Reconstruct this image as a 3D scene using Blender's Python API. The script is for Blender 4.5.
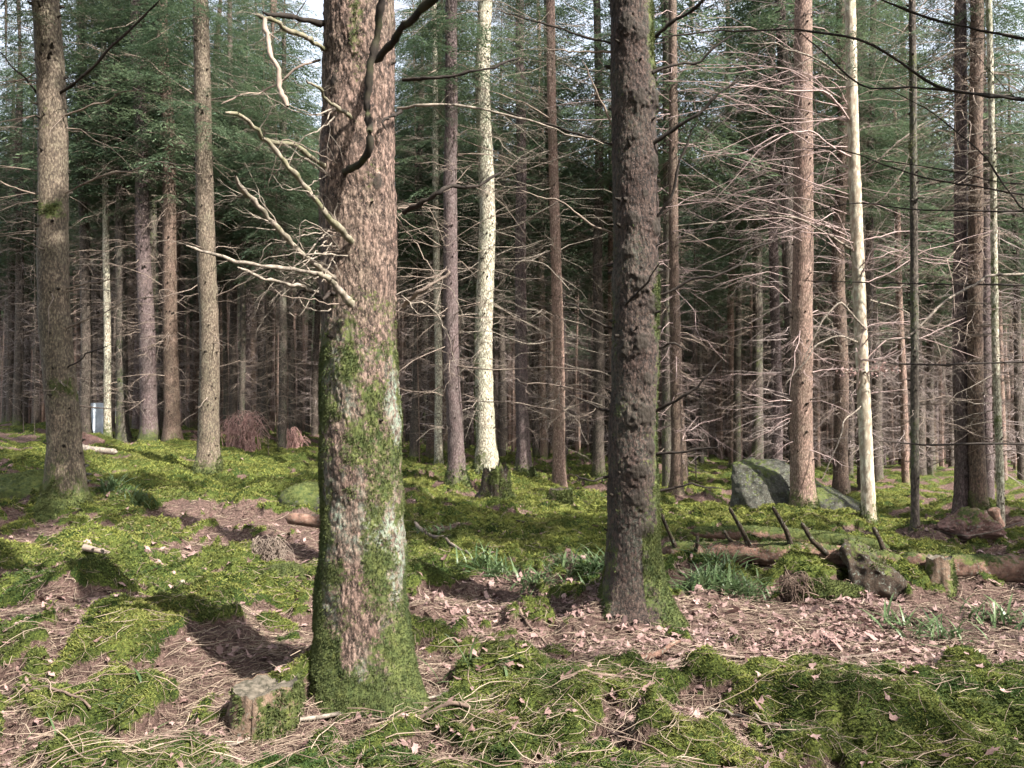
import bpy, bmesh, math, random
import numpy as np
from mathutils import Vector
R = math.radians
C = bpy.context.scene
for o in list(bpy.data.objects): bpy.data.objects.remove(o)
COL = C.collection

# ------------------------------------------------------------------ camera, sky, sun, exposure
FPX, PITCH, EYE = 788.0, R(2.0), 1.6
cam_d = bpy.data.cameras.new('camera'); cam = bpy.data.objects.new('camera', cam_d); COL.objects.link(cam)
cam.location = (0, 0, EYE); cam.rotation_euler = (R(90) + PITCH, 0, 0)
cam_d.sensor_width = 36; cam_d.lens = FPX / 1024 * 36; cam_d.clip_start = .05; cam_d.clip_end = 2000
C.camera = cam
SUN = np.array([0.62, -0.52, 0.80]); SUN /= np.linalg.norm(SUN)
sun_el = math.asin(SUN[2]); sun_az = math.atan2(SUN[0], SUN[1])
w = bpy.data.worlds.new('World'); C.world = w; w.use_nodes = True
wn = w.node_tree; bg = wn.nodes['Background']; sk = wn.nodes.new('ShaderNodeTexSky')
sk.sky_type = 'NISHITA'; sk.sun_disc = False; sk.sun_elevation = sun_el; sk.sun_rotation = sun_az
sk.air_density = 1.0; sk.dust_density = 3.0; sk.ozone_density = 1.0
hs = wn.nodes.new('ShaderNodeHueSaturation'); hs.inputs['Saturation'].default_value = .42   # thin white cloud
wn.links.new(sk.outputs[0], hs.inputs['Color']); wn.links.new(hs.outputs[0], bg.inputs[0]); bg.inputs[1].default_value = 0.15
sd = bpy.data.lights.new('sun', 'SUN'); sd.energy = 4.5; sd.angle = R(.6); sd.color = (1, .95, .88)
so = bpy.data.objects.new('sun', sd); COL.objects.link(so); so.location = (8, -8, 20)
so.rotation_euler = Vector(SUN).to_track_quat('Z', 'Y').to_euler()
C.view_settings.view_transform = 'Standard'; C.view_settings.look = 'None'
C.view_settings.exposure = 1.9; C.view_settings.gamma = 1; C.view_settings.use_curve_mapping = False
C.render.engine = 'CYCLES'
cy = C.cycles
cy.max_bounces = 5; cy.diffuse_bounces = 4; cy.glossy_bounces = 1; cy.transmission_bounces = 2; cy.transparent_max_bounces = 2
cy.use_denoising = True; cy.use_adaptive_sampling = False; cy.caustics_reflective = False; cy.caustics_refractive = False
cy.denoiser = 'OPENIMAGEDENOISE'; cy.denoising_input_passes = 'RGB_ALBEDO_NORMAL'; cy.denoising_prefilter = 'FAST'

# ------------------------------------------------------------------ noise
def _h(ix, iy, iz, s):
    h = (ix.astype(np.int64) * 374761393 + iy.astype(np.int64) * 668265263 + iz.astype(np.int64) * 2147483647 + s * 974634777) & 0xffffffff
    h = ((h ^ (h >> 13)) * 1274126177) & 0xffffffff
    h = ((h ^ (h >> 16)) * 2246822519) & 0xffffffff
    return ((h ^ (h >> 15)) & 0xffffff) / float(0xffffff)
def vn(p, s=0):
    p = np.atleast_2d(np.asarray(p, float))
    if p.shape[1] == 2: p = np.c_[p, np.zeros(len(p))]
    i = np.floor(p); f = p - i; f = f * f * (3 - 2 * f); i = i.astype(np.int64); r = 0
    for a in (0, 1):
        for b in (0, 1):
            for c in (0, 1):
                wgt = (f[:, 0] if a else 1 - f[:, 0]) * (f[:, 1] if b else 1 - f[:, 1]) * (f[:, 2] if c else 1 - f[:, 2])
                r = r + wgt * _h(i[:, 0] + a, i[:, 1] + b, i[:, 2] + c, s)
    return r * 2 - 1
def fbm(p, o=4, s=0):
    p = np.asarray(p, float); r = 0; a = 1; t = 0
    for k in range(o):
        r = r + a * vn(p * 2 ** k + 17.3 * k, s + k); t += a; a *= .5
    return r / t
def cells(p, s=0):                       # distance to nearest jittered point minus second: plate edges, and a plate id
    p = np.asarray(p, float); i = np.floor(p).astype(np.int64)
    d1 = np.full(len(p), 9.); d2 = d1.copy(); cid = np.zeros(len(p)); z = np.zeros(len(p), np.int64)
    for a in (-1, 0, 1):
        for b in (-1, 0, 1):
            ix, iy = i[:, 0] + a, i[:, 1] + b
            jx, jy = ix + _h(ix, iy, z, s), iy + _h(ix, iy, z, s + 1)
            d = np.hypot(p[:, 0] - jx, p[:, 1] - jy); hh = _h(ix, iy, z, s + 2)
            m = d < d1; d2 = np.where(m, d1, np.minimum(d2, d)); cid = np.where(m, hh, cid); d1 = np.where(m, d, d1)
    return d2 - d1, cid
def sst(a, b, x): t = np.clip((x - a) / (b - a), 0, 1); return t * t * (3 - 2 * t)

# ------------------------------------------------------------------ pixel helpers and terrain
cp, sp = math.cos(PITCH), math.sin(PITCH)
def ray(px, py):
    dx, dz = (px - 512) / FPX, (384 - py) / FPX
    return np.array([dx, cp - dz * sp, sp + dz * cp])
def P(px, py, Y):
    d = ray(px, py); return np.array([0, 0, EYE]) + d * (Y / d[1])
def macro(x, y):
    t = sst(4, 24, y)
    xs = np.where(x < 0, -14 * np.tanh(-x / 14), 16 * np.tanh(x / 16))
    z = t * (-.25 - np.where(xs < 0, .10, .055) * xs)
    return z - .018 * np.maximum(y - 24, 0) * sst(24, 40, y) * (y < 130) - .018 * 106 * (y >= 130)
def hit(px, py, f, r0=2.2):
    d = ray(px, py); o = np.array([0, 0, EYE]); ts = np.concatenate([np.arange(r0, 12, .02), np.arange(12, 120, .1)])
    p = o + d * ts[:, None]; z = f(p[:, 0], p[:, 1]); k = np.argmax(p[:, 2] < z)
    if p[k, 2] >= z[k]: k = len(ts) - 1
    return p[k]
MOUNDS = []
for px, py, r, h in [(297, 505, .55, .28), (10, 495, 1.0, .42), (60, 470, 1.2, .2), (150, 465, 1.5, .25), (130, 700, .22, .13), (60, 615, .5, .12), (245, 610, .35, .14),
                     (270, 580, .3, .15), (600, 750, .45, .14), (930, 760, .3, .10), (850, 710, .5, .04), (560, 700, .3, .03), (700, 700, .35, .04), (430, 650, .3, .06),
                     (640, 615, .55, .20), (810, 585, .4, .10), (500, 545, .6, .07), (120, 600, .6, .14), (490, 492, .7, .26), (790, 530, .8, .03), (560, 505, .7, .12),
                     (355, 700, .45, .08), (50, 520, .7, .14), (206, 478, .9, .18), (850, 545, 1.1, .1), (450, 490, .8, .1), (700, 690, .4, .07), (1010, 600, .5, .12)]:
    q = hit(px, py, macro); MOUNDS.append((q[0], q[1], r, h))
# moss / litter cover: gaussian hints placed on the ground plus noise
HINT = []
for px, py, rx, ry, v in [(500, 600, .5, .7, -1.2), (560, 650, .6, .35, -1.4), (760, 625, .9, .55, -2.0), (900, 628, 1.2, .6, -1.5), (1000, 630, 1.2, .6, -1.3), (830, 645, .9, .4, -1.6), (470, 690, .5, .2, -1),
                          (640, 670, .4, .12, -1), (40, 735, .6, .2, -.9), (180, 745, .5, .2, -1.1), (330, 740, .5, .16, -1.8), (30, 640, .4, .2, -1.0), (230, 660, .5, .25, -1.3), (200, 690, .3, .15, -1),
                          (850, 705, .9, .22, 1.3), (600, 745, .55, .2, 1.6), (930, 755, .4, .12, 1.5), (740, 700, .6, .2, 1.1), (130, 700, .35, .22, 1.5), (110, 600, .9, .5, 1.2), (240, 600, .6, .4, 1.2),
                          (700, 645, .35, .15, 1), (430, 625, .3, .3, .8), (420, 560, .8, .8, .9), (250, 520, 1.2, 1.0, -.9), (560, 515, 3, 2.5, 1.3), (820, 520, 2.5, 2, 1.4), (150, 480, 3, 4, .8), (300, 465, 5, 4, 1.0),
                          (930, 600, .3, .2, .7), (300, 700, .15, .15, .7), (440, 735, .2, .12, 1.), (600, 620, .7, .3, .8), (40, 560, .8, .6, .7), (360, 760, .3, .1, -1)]:
    q = hit(px, py, macro); HINT.append((q[0], q[1], rx, ry, v))
_rc = np.random.default_rng(2024); CUSH = []
_keep = [hit(a_, b_, macro) for a_, b_ in [(254, 740), (300, 720), (355, 705), (637, 606), (670, 570), (720, 570), (770, 572), (820, 574), (870, 580), (900, 590), (950, 592), (1000, 585), (770, 520), (850, 590), (494, 505), (57, 516), (400, 700), (940, 540), (980, 540), (700, 640), (750, 640), (800, 645), (850, 645), (900, 650), (950, 650), (1000, 650), (720, 620), (800, 620), (880, 620), (960, 620), (830, 670), (900, 675), (970, 680), (1020, 690), (760, 665), (500, 620), (560, 650), (695, 662), (705, 680), (690, 650)]]
for _ in range(105):
    rr_ = 2.6 * (15 / 2.6) ** _rc.random(); aa_ = _rc.uniform(-.62, .62); r_ = _rc.uniform(.10, .30) * (1 + rr_ * .06)
    cx_, cy_ = math.sin(aa_) * rr_, math.cos(aa_) * rr_
    if any(((cx_ - h[0]) / h[2]) ** 2 + ((cy_ - h[1]) / h[3]) ** 2 < 1 and h[4] < -1 for h in HINT): continue
    if any((cx_ - q_[0]) ** 2 + (cy_ - q_[1]) ** 2 < (r_ + .32) ** 2 for q_ in _keep): continue
    CUSH.append((cx_, cy_, r_, r_ * _rc.uniform(.6, 1.0), _rc.uniform(.3, .6) * r_))
def cush(x, y):
    z = 0. * x; c = 0. * x
    for cx_, cy_, ra, rb, h in CUSH:
        e = ((x - cx_) / ra) ** 2 + ((y - cy_) / rb) ** 2; z = np.maximum(z, h * .62 * np.exp(-e * .9)); c = np.maximum(c, 1.1 * np.exp(-e * e))
    return z, c
PATH = [tuple(hit(a_, b_, macro)[:2]) for a_, b_ in [(720, 640), (800, 645), (880, 650), (960, 655), (760, 615), (850, 620), (950, 625), (1010, 670), (900, 680)]]
def ter0(x, y):
    x = np.asarray(x, float); y = np.asarray(y, float); z = macro(x, y); p = np.c_[np.ravel(x), np.ravel(y)]
    for mx, my, r, h in MOUNDS: z = z + h * np.exp(-((x - mx) ** 2 + (y - my) ** 2) / (r * r) * 1.2)
    amp = 1 - .5 * np.exp(-(x * x + y * y) / 9)
    hum = np.abs(fbm(p * 1.1 + 3.1, 3, 5)).reshape(z.shape); hum2 = vn(p * .35, 9).reshape(z.shape)
    for hx, hy in PATH: amp = amp * (1 - .75 * np.exp(-(((x - hx) / .7) ** 2 + ((y - hy) / .5) ** 2)))
    return z + amp * (.34 * (hum - .2)) + .10 * hum2
def at(px, py):
    q = hit(px, py, ter0); return q
def cover(x, y):
    p = np.c_[x, y]; c = -.16 + 2.1 * fbm(p * 1.3 + 40, 4, 21) + 1.0 * vn(p * 4.5, 23) + .7 * vn(p * 11, 24)
    for hx, hy, rx, ry, v in HINT: c = c + v * np.exp(-(((x - hx) / rx) ** 2 + ((y - hy) / ry) ** 2))
    c = c + cush(x, y)[1]
    return sst(-.35, .35, c)
def ter(x, y):
    z = ter0(x, y); x = np.asarray(x, float); y = np.asarray(y, float)
    p = np.c_[np.ravel(x), np.ravel(y)]; m = cover(p[:, 0], p[:, 1])
    e = m * .06 + m * (.085 * np.abs(vn(p * 3.6, 30)) + .045 * np.abs(vn(p * 8, 31)) + .022 * vn(p * 17, 32)) + (1 - m) * .014 * vn(p * 14, 33)
    return z + e.reshape(z.shape) + cush(p[:, 0], p[:, 1])[0].reshape(z.shape)

# ------------------------------------------------------------------ mesh building
class MB:
    def __init__(s): s.v = []; s.f = []; s.n = 0; s.a = {}; s.m = []
    def add(s, V, F, mi=0, **at_):
        V = np.asarray(V, float); F = np.asarray(F, np.int64)
        for k in set(list(at_) + list(s.a)):
            if k not in s.a: s.a[k] = [np.zeros(s.n)] if s.n else []
            val = at_.get(k, 0.); s.a[k].append(np.broadcast_to(np.asarray(val, float), (len(V),)))
        s.v.append(V); s.f.append(F + s.n); s.m.append(np.full(len(F), mi)); s.n += len(V); return s
    def build(s, name, mats, parent=None, smooth=True, origin=None):
        V = np.concatenate(s.v)
        if origin is not None: V = V - np.asarray(origin)
        me = bpy.data.meshes.new(name)
        me.vertices.add(len(V)); me.vertices.foreach_set('co', V.astype(np.float32).ravel())
        idx = np.concatenate([f.ravel() for f in s.f]); cnt = np.concatenate([np.full(len(f), f.shape[1]) for f in s.f])
        me.loops.add(len(idx)); me.loops.foreach_set('vertex_index', idx.astype(np.int32))
        me.polygons.add(len(cnt)); st = np.concatenate([[0], np.cumsum(cnt)[:-1]])
        me.polygons.foreach_set('loop_start', st.astype(np.int32)); me.polygons.foreach_set('loop_total', cnt.astype(np.int32))
        me.polygons.foreach_set('use_smooth', np.full(len(cnt), smooth))
        if not isinstance(mats, (list, tuple)): mats = [mats]
        for m in mats: me.materials.append(m)
        if len(mats) > 1: me.polygons.foreach_set('material_index', np.concatenate(s.m).astype(np.int32))
        for k, l in s.a.items():
            A = me.attributes.new(k, 'FLOAT', 'POINT'); A.data.foreach_set('value', np.concatenate(l).astype(np.float32))
        me.update(calc_edges=True); me.validate()
        o = bpy.data.objects.new(name, me); COL.objects.link(o)
        if parent is not None: o.parent = parent
        return o
def tubes(Pt, Rd, S=4, cap=True):
    Pt = np.asarray(Pt, float); Rd = np.asarray(Rd, float); N, K = Pt.shape[:2]
    T = np.gradient(Pt, axis=1); T /= np.linalg.norm(T, axis=2, keepdims=True) + 1e-9
    ref = np.where(np.abs(T[:, :1, 2:3]) > .8, np.array([1., 0, 0]), np.array([0, 0, 1.])); ref = np.broadcast_to(ref, T.shape)
    A = np.cross(T, ref); A /= np.linalg.norm(A, axis=2, keepdims=True) + 1e-9; B = np.cross(T, A)
    th = np.arange(S) * 2 * math.pi / S
    V = Pt[:, :, None] + Rd[:, :, None, None] * (A[:, :, None] * np.cos(th)[None, None, :, None] + B[:, :, None] * np.sin(th)[None, None, :, None])
    base = (np.arange(N)[:, None, None] * K + np.arange(K - 1)[None, :, None]) * S; j = np.arange(S); j2 = (j + 1) % S
    F = np.stack([base + j, base + j2, base + S + j2, base + S + j], -1).reshape(-1, 4)
    return V.reshape(-1, 3), F[:, ::-1]
def poly(pts, n):                        # smooth resample of a polyline
    pts = np.asarray(pts, float); d = np.r_[0, np.cumsum(np.linalg.norm(np.diff(pts, axis=0), axis=1))]; t = np.linspace(0, d[-1], n)
    q = np.stack([np.interp(t, d, pts[:, k]) for k in range(3)], 1)
    for _ in range(max(1, n // (len(pts) * 3))): q[1:-1] = .25 * q[:-2] + .5 * q[1:-1] + .25 * q[2:]
    return q
def tag(o, label=None, cat=None, group=None, kind=None):
    if label: o['label'] = label
    if cat: o['category'] = cat
    if group: o['group'] = group
    if kind: o['kind'] = kind
    return o
def empty(name, loc, label, cat, group=None):
    o = bpy.data.objects.new(name, None); COL.objects.link(o); o.location = tuple(loc); o.empty_display_size = .2
    return tag(o, label, cat, group)

# ------------------------------------------------------------------ materials
def mat(name):
    m = bpy.data.materials.new(name); m.use_nodes = True; nt = m.node_tree; return m, nt, nt.nodes['Principled BSDF']
def N(nt, t, **k):
    n = nt.nodes.new(t)
    for a, b in k.items():
        if a.startswith('i_'): n.inputs[a[2:].replace('_', ' ')].default_value = b
        else: setattr(n, a, b)
    return n
def mixc(nt, fac, a, b, mode='MIX'):
    n = nt.nodes.new('ShaderNodeMix'); n.data_type = 'RGBA'; n.blend_type = mode; n.clamp_factor = True
    for s, v in ((n.inputs[0], fac), (n.inputs[6], a), (n.inputs[7], b)):
        if hasattr(v, 'links'): nt.links.new(v, s)
        elif isinstance(v, (int, float)): s.default_value = v
        else: s.default_value = (*v, 1)
    return n.outputs[2]
def math_(nt, op, a, b=0., c=None):
    n = nt.nodes.new('ShaderNodeMath'); n.operation = op; n.use_clamp = False
    for s, v in zip(n.inputs, (a, b, c if c is not None else 0.)):
        if hasattr(v, 'links'): nt.links.new(v, s)
        else: s.default_value = v
    return n.outputs[0]
def ramp(nt, f, stops):
    n = nt.nodes.new('ShaderNodeValToRGB'); e = n.color_ramp.elements
    while len(e) < len(stops): e.new(.5)
    for k, (p, c) in enumerate(stops): e[k].position = p; e[k].color = (*c, 1) if not isinstance(c, (int, float)) else (c, c, c, 1)
    nt.links.new(f, n.inputs[0]); return n.outputs[0]
def attr(nt, name): n = nt.nodes.new('ShaderNodeAttribute'); n.attribute_name = name; return n.outputs['Fac']
def coords(nt, sc=(1, 1, 1)):
    t = nt.nodes.new('ShaderNodeTexCoord'); m = nt.nodes.new('ShaderNodeMapping'); m.inputs['Scale'].default_value = sc
    nt.links.new(t.outputs['Object'], m.inputs[0]); return m.outputs[0]
def noise(nt, co, scale, det=4, rough=.6):
    n = N(nt, 'ShaderNodeTexNoise'); n.inputs['Scale'].default_value = scale; n.inputs['Detail'].default_value = det; n.inputs['Roughness'].default_value = rough
    nt.links.new(co, n.inputs['Vector']); return n.outputs['Fac']
MOSS_A, MOSS_B = (.028, .044, .012), (.10, .112, .032)
def bark(name, c1, c2, crev, lich=(.21, .26, .20), scale=1., moss_var=0., patch=.5, bump=.6):
    m, nt, b = mat(name); co = coords(nt); cs = coords(nt, (1, 1, .42))
    vo = N(nt, 'ShaderNodeTexVoronoi'); vo.inputs['Scale'].default_value = 55 * scale; nt.links.new(cs, vo.inputs['Vector'])
    n1 = noise(nt, co, 6, 5); n2 = noise(nt, cs, 45 * scale, 6, .7); n3 = noise(nt, cs, 170, 4, .75); n4 = noise(nt, co, 2.3, 4, .65)
    base = mixc(nt, ramp(nt, n1, [(.35, 0.), (.65, 1.)]), c1, c2)
    base = mixc(nt, ramp(nt, n4, [(.42, 0.), (.62, .75)]), base, tuple(v * k for v, k in zip(c2, (.62, .72, .66))))
    base = mixc(nt, ramp(nt, n2, [(.42, 1.), (.55, 0.)]), base, crev)
    base = mixc(nt, ramp(nt, vo.outputs['Distance'], [(.35, 0.), (.75, .8)]), base, crev)
    # pale flakes
    base = mixc(nt, ramp(nt, n3, [(.53, 0.), (.66, patch)]), base, tuple(min(.75, v * 1.9) for v in c2))
    lf = math_(nt, 'MULTIPLY', attr(nt, 'lichen'), ramp(nt, noise(nt, co, 34, 7, .8), [(.44, 0.), (.58, .85)]))
    base = mixc(nt, lf, base, lich)
    mcol = mixc(nt, ramp(nt, noise(nt, co, 14, 5, .7), [(.35, 0.), (.68, 1.)]), MOSS_A, MOSS_B)
    mf = math_(nt, 'ADD', attr(nt, 'moss'), math_(nt, 'MULTIPLY', math_(nt, 'SUBTRACT', noise(nt, co, 38, 7, .8), .5), 2.6)); mf = math_(nt, 'ADD', mf, math_(nt, 'MULTIPLY', math_(nt, 'SUBTRACT', noise(nt, co, 9, 4, .6), .5), 1.2)); mf = ramp(nt, mf, [(.42, 0.), (.72, 1.)])
    base = mixc(nt, mf, base, mcol)
    base = mixc(nt, attr(nt, 'knot'), base, (.025, .02, .015))
    nt.links.new(base, b.inputs['Base Color']); b.inputs['Roughness'].default_value = .85; b.inputs['Specular IOR Level'].default_value = .25
    hgt = math_(nt, 'ADD', math_(nt, 'MULTIPLY', n2, 1.), math_(nt, 'MULTIPLY', vo.outputs['Distance'], -.6)); hgt = math_(nt, 'ADD', hgt, math_(nt, 'MULTIPLY', n3, .35))
    bp = N(nt, 'ShaderNodeBump'); bp.inputs['Strength'].default_value = bump; bp.inputs['Distance'].default_value = .012
    nt.links.new(hgt, bp.inputs['Height']); nt.links.new(bp.outputs[0], b.inputs['Normal']); return m
M = {}
M['main'] = bark('bark_pinkish', (.105, .064, .050), (.240, .165, .132), (.018, .012, .009), bump=.9)
M['dark'] = bark('bark_dark', (.034, .021, .017), (.085, .056, .046), (.009, .007, .006), patch=.7, bump=.9)
M['greybrown'] = bark('bark_greybrown', (.13, .10, .072), (.21, .165, .12), (.035, .026, .019), patch=.3)
M['purple'] = bark('bark_mauve', (.11, .075, .072), (.17, .125, .12), (.035, .025, .023), patch=.3)
M['brown'] = bark('bark_brown', (.115, .075, .055), (.19, .13, .098), (.03, .02, .015), patch=.3)
M['pink'] = bark('bark_rosy', (.21, .13, .10), (.33, .225, .18), (.07, .045, .035), patch=.3)
M['white'] = bark('bark_pale_lichen', (.42, .37, .28), (.62, .57, .46), (.10, .08, .05), patch=.2, bump=.4)
M['smooth'] = bark('bark_smooth_pale', (.42, .36, .27), (.56, .50, .40), (.22, .17, .12), scale=.4, patch=.2, bump=.2)
M['darkthin'] = bark('bark_shaded', (.075, .058, .048), (.14, .11, .088), (.02, .015, .012), patch=.3)  # dark grey-brown bark for slim and far trunks
def simple(name, ca, cb, sc=20, rough=.85, tint=None, det=3):
    m, nt, b = mat(name); c = mixc(nt, ramp(nt, noise(nt, coords(nt), sc, det), [(.35, 0.), (.65, 1.)]), ca, cb)
    if tint: c = mixc(nt, attr(nt, 'tint'), c, tint)
    nt.links.new(c, b.inputs['Base Color']); b.inputs['Roughness'].default_value = rough; b.inputs['Specular IOR Level'].default_value = .25; return m
M['twig'] = simple('dead_twig', (.10, .075, .06), (.26, .205, .165), 3)
M['twigdark'] = simple('dark_branch', (.012, .009, .007), (.032, .024, .019), 18, tint=(.05, .06, .015))
M['twigpale'] = simple('pale_branch', (.06, .05, .04), (.28, .235, .19), 26, tint=(.085, .095, .03), det=7)
M['twigrose'] = simple('rosy_twig', (.24, .17, .155), (.38, .29, .27), 6)
M['twigfar'] = simple('far_twig', (.14, .11, .10), (.30, .245, .225), 2)
def leafmat(name, a, b_, tint, tr=.35, rough=.55):
    m, nt, b = mat(name); c = mixc(nt, attr(nt, 'tint'), a, b_)
    c = mixc(nt, ramp(nt, noise(nt, coords(nt), 1.3, 2), [(.4, 0.), (.7, .6)]), c, tint)
    nt.links.new(c, b.inputs['Base Color']); b.inputs['Roughness'].default_value = rough; b.inputs['Specular IOR Level'].default_value = .3
    t = nt.nodes.new('ShaderNodeBsdfTranslucent'); nt.links.new(c, t.inputs[0]); x = nt.nodes.new('ShaderNodeMixShader'); x.inputs[0].default_value = tr
    nt.links.new(b.outputs[0], x.inputs[1]); nt.links.new(t.outputs[0], x.inputs[2]); nt.links.new(x.outputs[0], nt.nodes['Material Output'].inputs[0]); return m
M['needle'] = leafmat('spruce_needles', (.040, .066, .034), (.115, .150, .080), (.050, .088, .055), .4)
M['mossblade'] = leafmat('moss_fronds', (.034, .066, .014), (.22, .235, .055), (.10, .085, .032), .25, .8)
M['sedge'] = leafmat('sedge_leaf', (.045, .085, .030), (.14, .19, .085), (.085, .12, .06), .3, .4)
M['deadleaf'] = leafmat('fallen_leaf', (.070, .038, .032), (.40, .27, .245), (.15, .085, .072), .15, .6)
M['straw'] = simple('dry_straw', (.075, .05, .038), (.17, .12, .092), 9, tint=(.34, .27, .20))
# ground
def ground_mat():
    m, nt, b = mat('forest_soil'); co = coords(nt)
    lit = mixc(nt, ramp(nt, noise(nt, co, 26, 6, .75), [(.35, 0.), (.62, 1.)]), (.030, .018, .014), (.135, .088, .074))
    lit = mixc(nt, ramp(nt, noise(nt, co, 70, 4, .7), [(.55, 0.), (.7, .8)]), lit, (.36, .25, .20))
    mo = mixc(nt, ramp(nt, noise(nt, co, 2.2, 4, .6), [(.38, 0.), (.62, 1.)]), (.022, .038, .009), (.10, .115, .028))
    mo = mixc(nt, ramp(nt, noise(nt, co, 55, 5, .75), [(.40, .85), (.56, 0.)]), mo, (.016, .026, .006))
    mo = mixc(nt, ramp(nt, noise(nt, co, 110, 3, .7), [(.56, 0.), (.7, .7)]), mo, (.22, .27, .05))
    f = math_(nt, 'ADD', attr(nt, 'cover'), math_(nt, 'MULTIPLY', math_(nt, 'SUBTRACT', noise(nt, co, 20, 5, .7), .5), 1.2))
    c = mixc(nt, ramp(nt, f, [(.42, 0.), (.58, 1.)]), lit, mo); nt.links.new(c, b.inputs['Base Color'])
    b.inputs['Roughness'].default_value = .95; b.inputs['Specular IOR Level'].default_value = .1
    bp = N(nt, 'ShaderNodeBump'); bp.inputs['Strength'].default_value = 1; bp.inputs['Distance'].default_value = .03
    nt.links.new(noise(nt, co, 45, 6, .75), bp.inputs['Height']); nt.links.new(bp.outputs[0], b.inputs['Normal']); return m
M['ground'] = ground_mat()
def rockmat(name, a, b_):
    m, nt, b = mat(name); co = coords(nt)
    c = mixc(nt, ramp(nt, noise(nt, co, 9, 6, .7), [(.35, 0.), (.65, 1.)]), a, b_)
    c = mixc(nt, ramp(nt, noise(nt, co, 40, 4), [(.55, 0.), (.68, .6)]), c, (.20, .22, .18))
    mc = mixc(nt, ramp(nt, noise(nt, co, 12, 5, .7), [(.35, 0.), (.65, 1.)]), MOSS_A, MOSS_B)
    f = math_(nt, 'ADD', attr(nt, 'moss'), math_(nt, 'MULTIPLY', math_(nt, 'SUBTRACT', noise(nt, co, 16, 6, .75), .5), 1.6))
    c = mixc(nt, ramp(nt, f, [(.45, 0.), (.6, 1.)]), c, mc); nt.links.new(c, b.inputs['Base Color']); b.inputs['Roughness'].default_value = .9; b.inputs['Specular IOR Level'].default_value = .2
    bp = N(nt, 'ShaderNodeBump'); bp.inputs['Strength'].default_value = .9; bp.inputs['Distance'].default_value = .03
    nt.links.new(noise(nt, co, 30, 7, .75), bp.inputs['Height']); nt.links.new(bp.outputs[0], b.inputs['Normal']); return m
M['rock'] = rockmat('mossy_rock', (.022, .022, .018), (.075, .070, .056))
M['redrock'] = rockmat('reddish_rock', (.085, .045, .038), (.18, .105, .09))
M['darkwood'] = rockmat('rotten_dark_wood', (.020, .014, .010), (.065, .046, .033))
M['logwood'] = rockmat('weathered_log', (.060, .033, .024), (.26, .155, .115))
M['cut'] = simple('sawn_wood', (.035, .032, .022), (.13, .11, .085), 30)
M['concrete'] = simple('pale_block', (.45, .50, .56), (.60, .66, .72), 5)

# ------------------------------------------------------------------ ground sheet
def axis_lines(fine_lo, fine_hi, step, lim_lo, lim_hi, g):
    a = list(np.arange(fine_lo, fine_hi, step)); s = step
    while a[-1] < lim_hi: s *= g; a.append(a[-1] + s)
    b = []; s = step; c = fine_lo
    while c > lim_lo: s *= g; c -= s; b.append(c)
    return np.array(b[::-1] + a)
ys = axis_lines(2.6, 9, .02, -60, 400, 1.018); xs = axis_lines(-3.4, 3.4, .022, -300, 300, 1.024)
X, Y = np.meshgrid(xs, ys); Z = ter(X, Y)
nx, ny = len(xs), len(ys); ii = (np.arange(ny - 1)[:, None] * nx + np.arange(nx - 1)[None]).ravel()
g = MB().add(np.c_[X.ravel(), Y.ravel(), Z.ravel()], np.c_[ii, ii + 1, ii + nx + 1, ii + nx], cover=cover(X.ravel(), Y.ravel()))
CV = cover(X.ravel(), Y.ravel()).reshape(X.shape)
def _bil(G, x, y):
    x = np.asarray(x, float); y = np.asarray(y, float); i = np.clip(np.searchsorted(xs, x) - 1, 0, len(xs) - 2); j = np.clip(np.searchsorted(ys, y) - 1, 0, len(ys) - 2)
    u = (x - xs[i]) / (xs[i + 1] - xs[i]); v = (y - ys[j]) / (ys[j + 1] - ys[j]); return G[j, i] * (1 - u) * (1 - v) + G[j, i + 1] * u * (1 - v) + G[j + 1, i] * (1 - u) * v + G[j + 1, i + 1] * u * v
def ter(x, y): return _bil(Z, x, y)
def cover(x, y): return _bil(CV, x, y)
tag(g.build('ground', M['ground']), 'mossy forest floor with leaf litter', None, None, 'structure')

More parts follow.
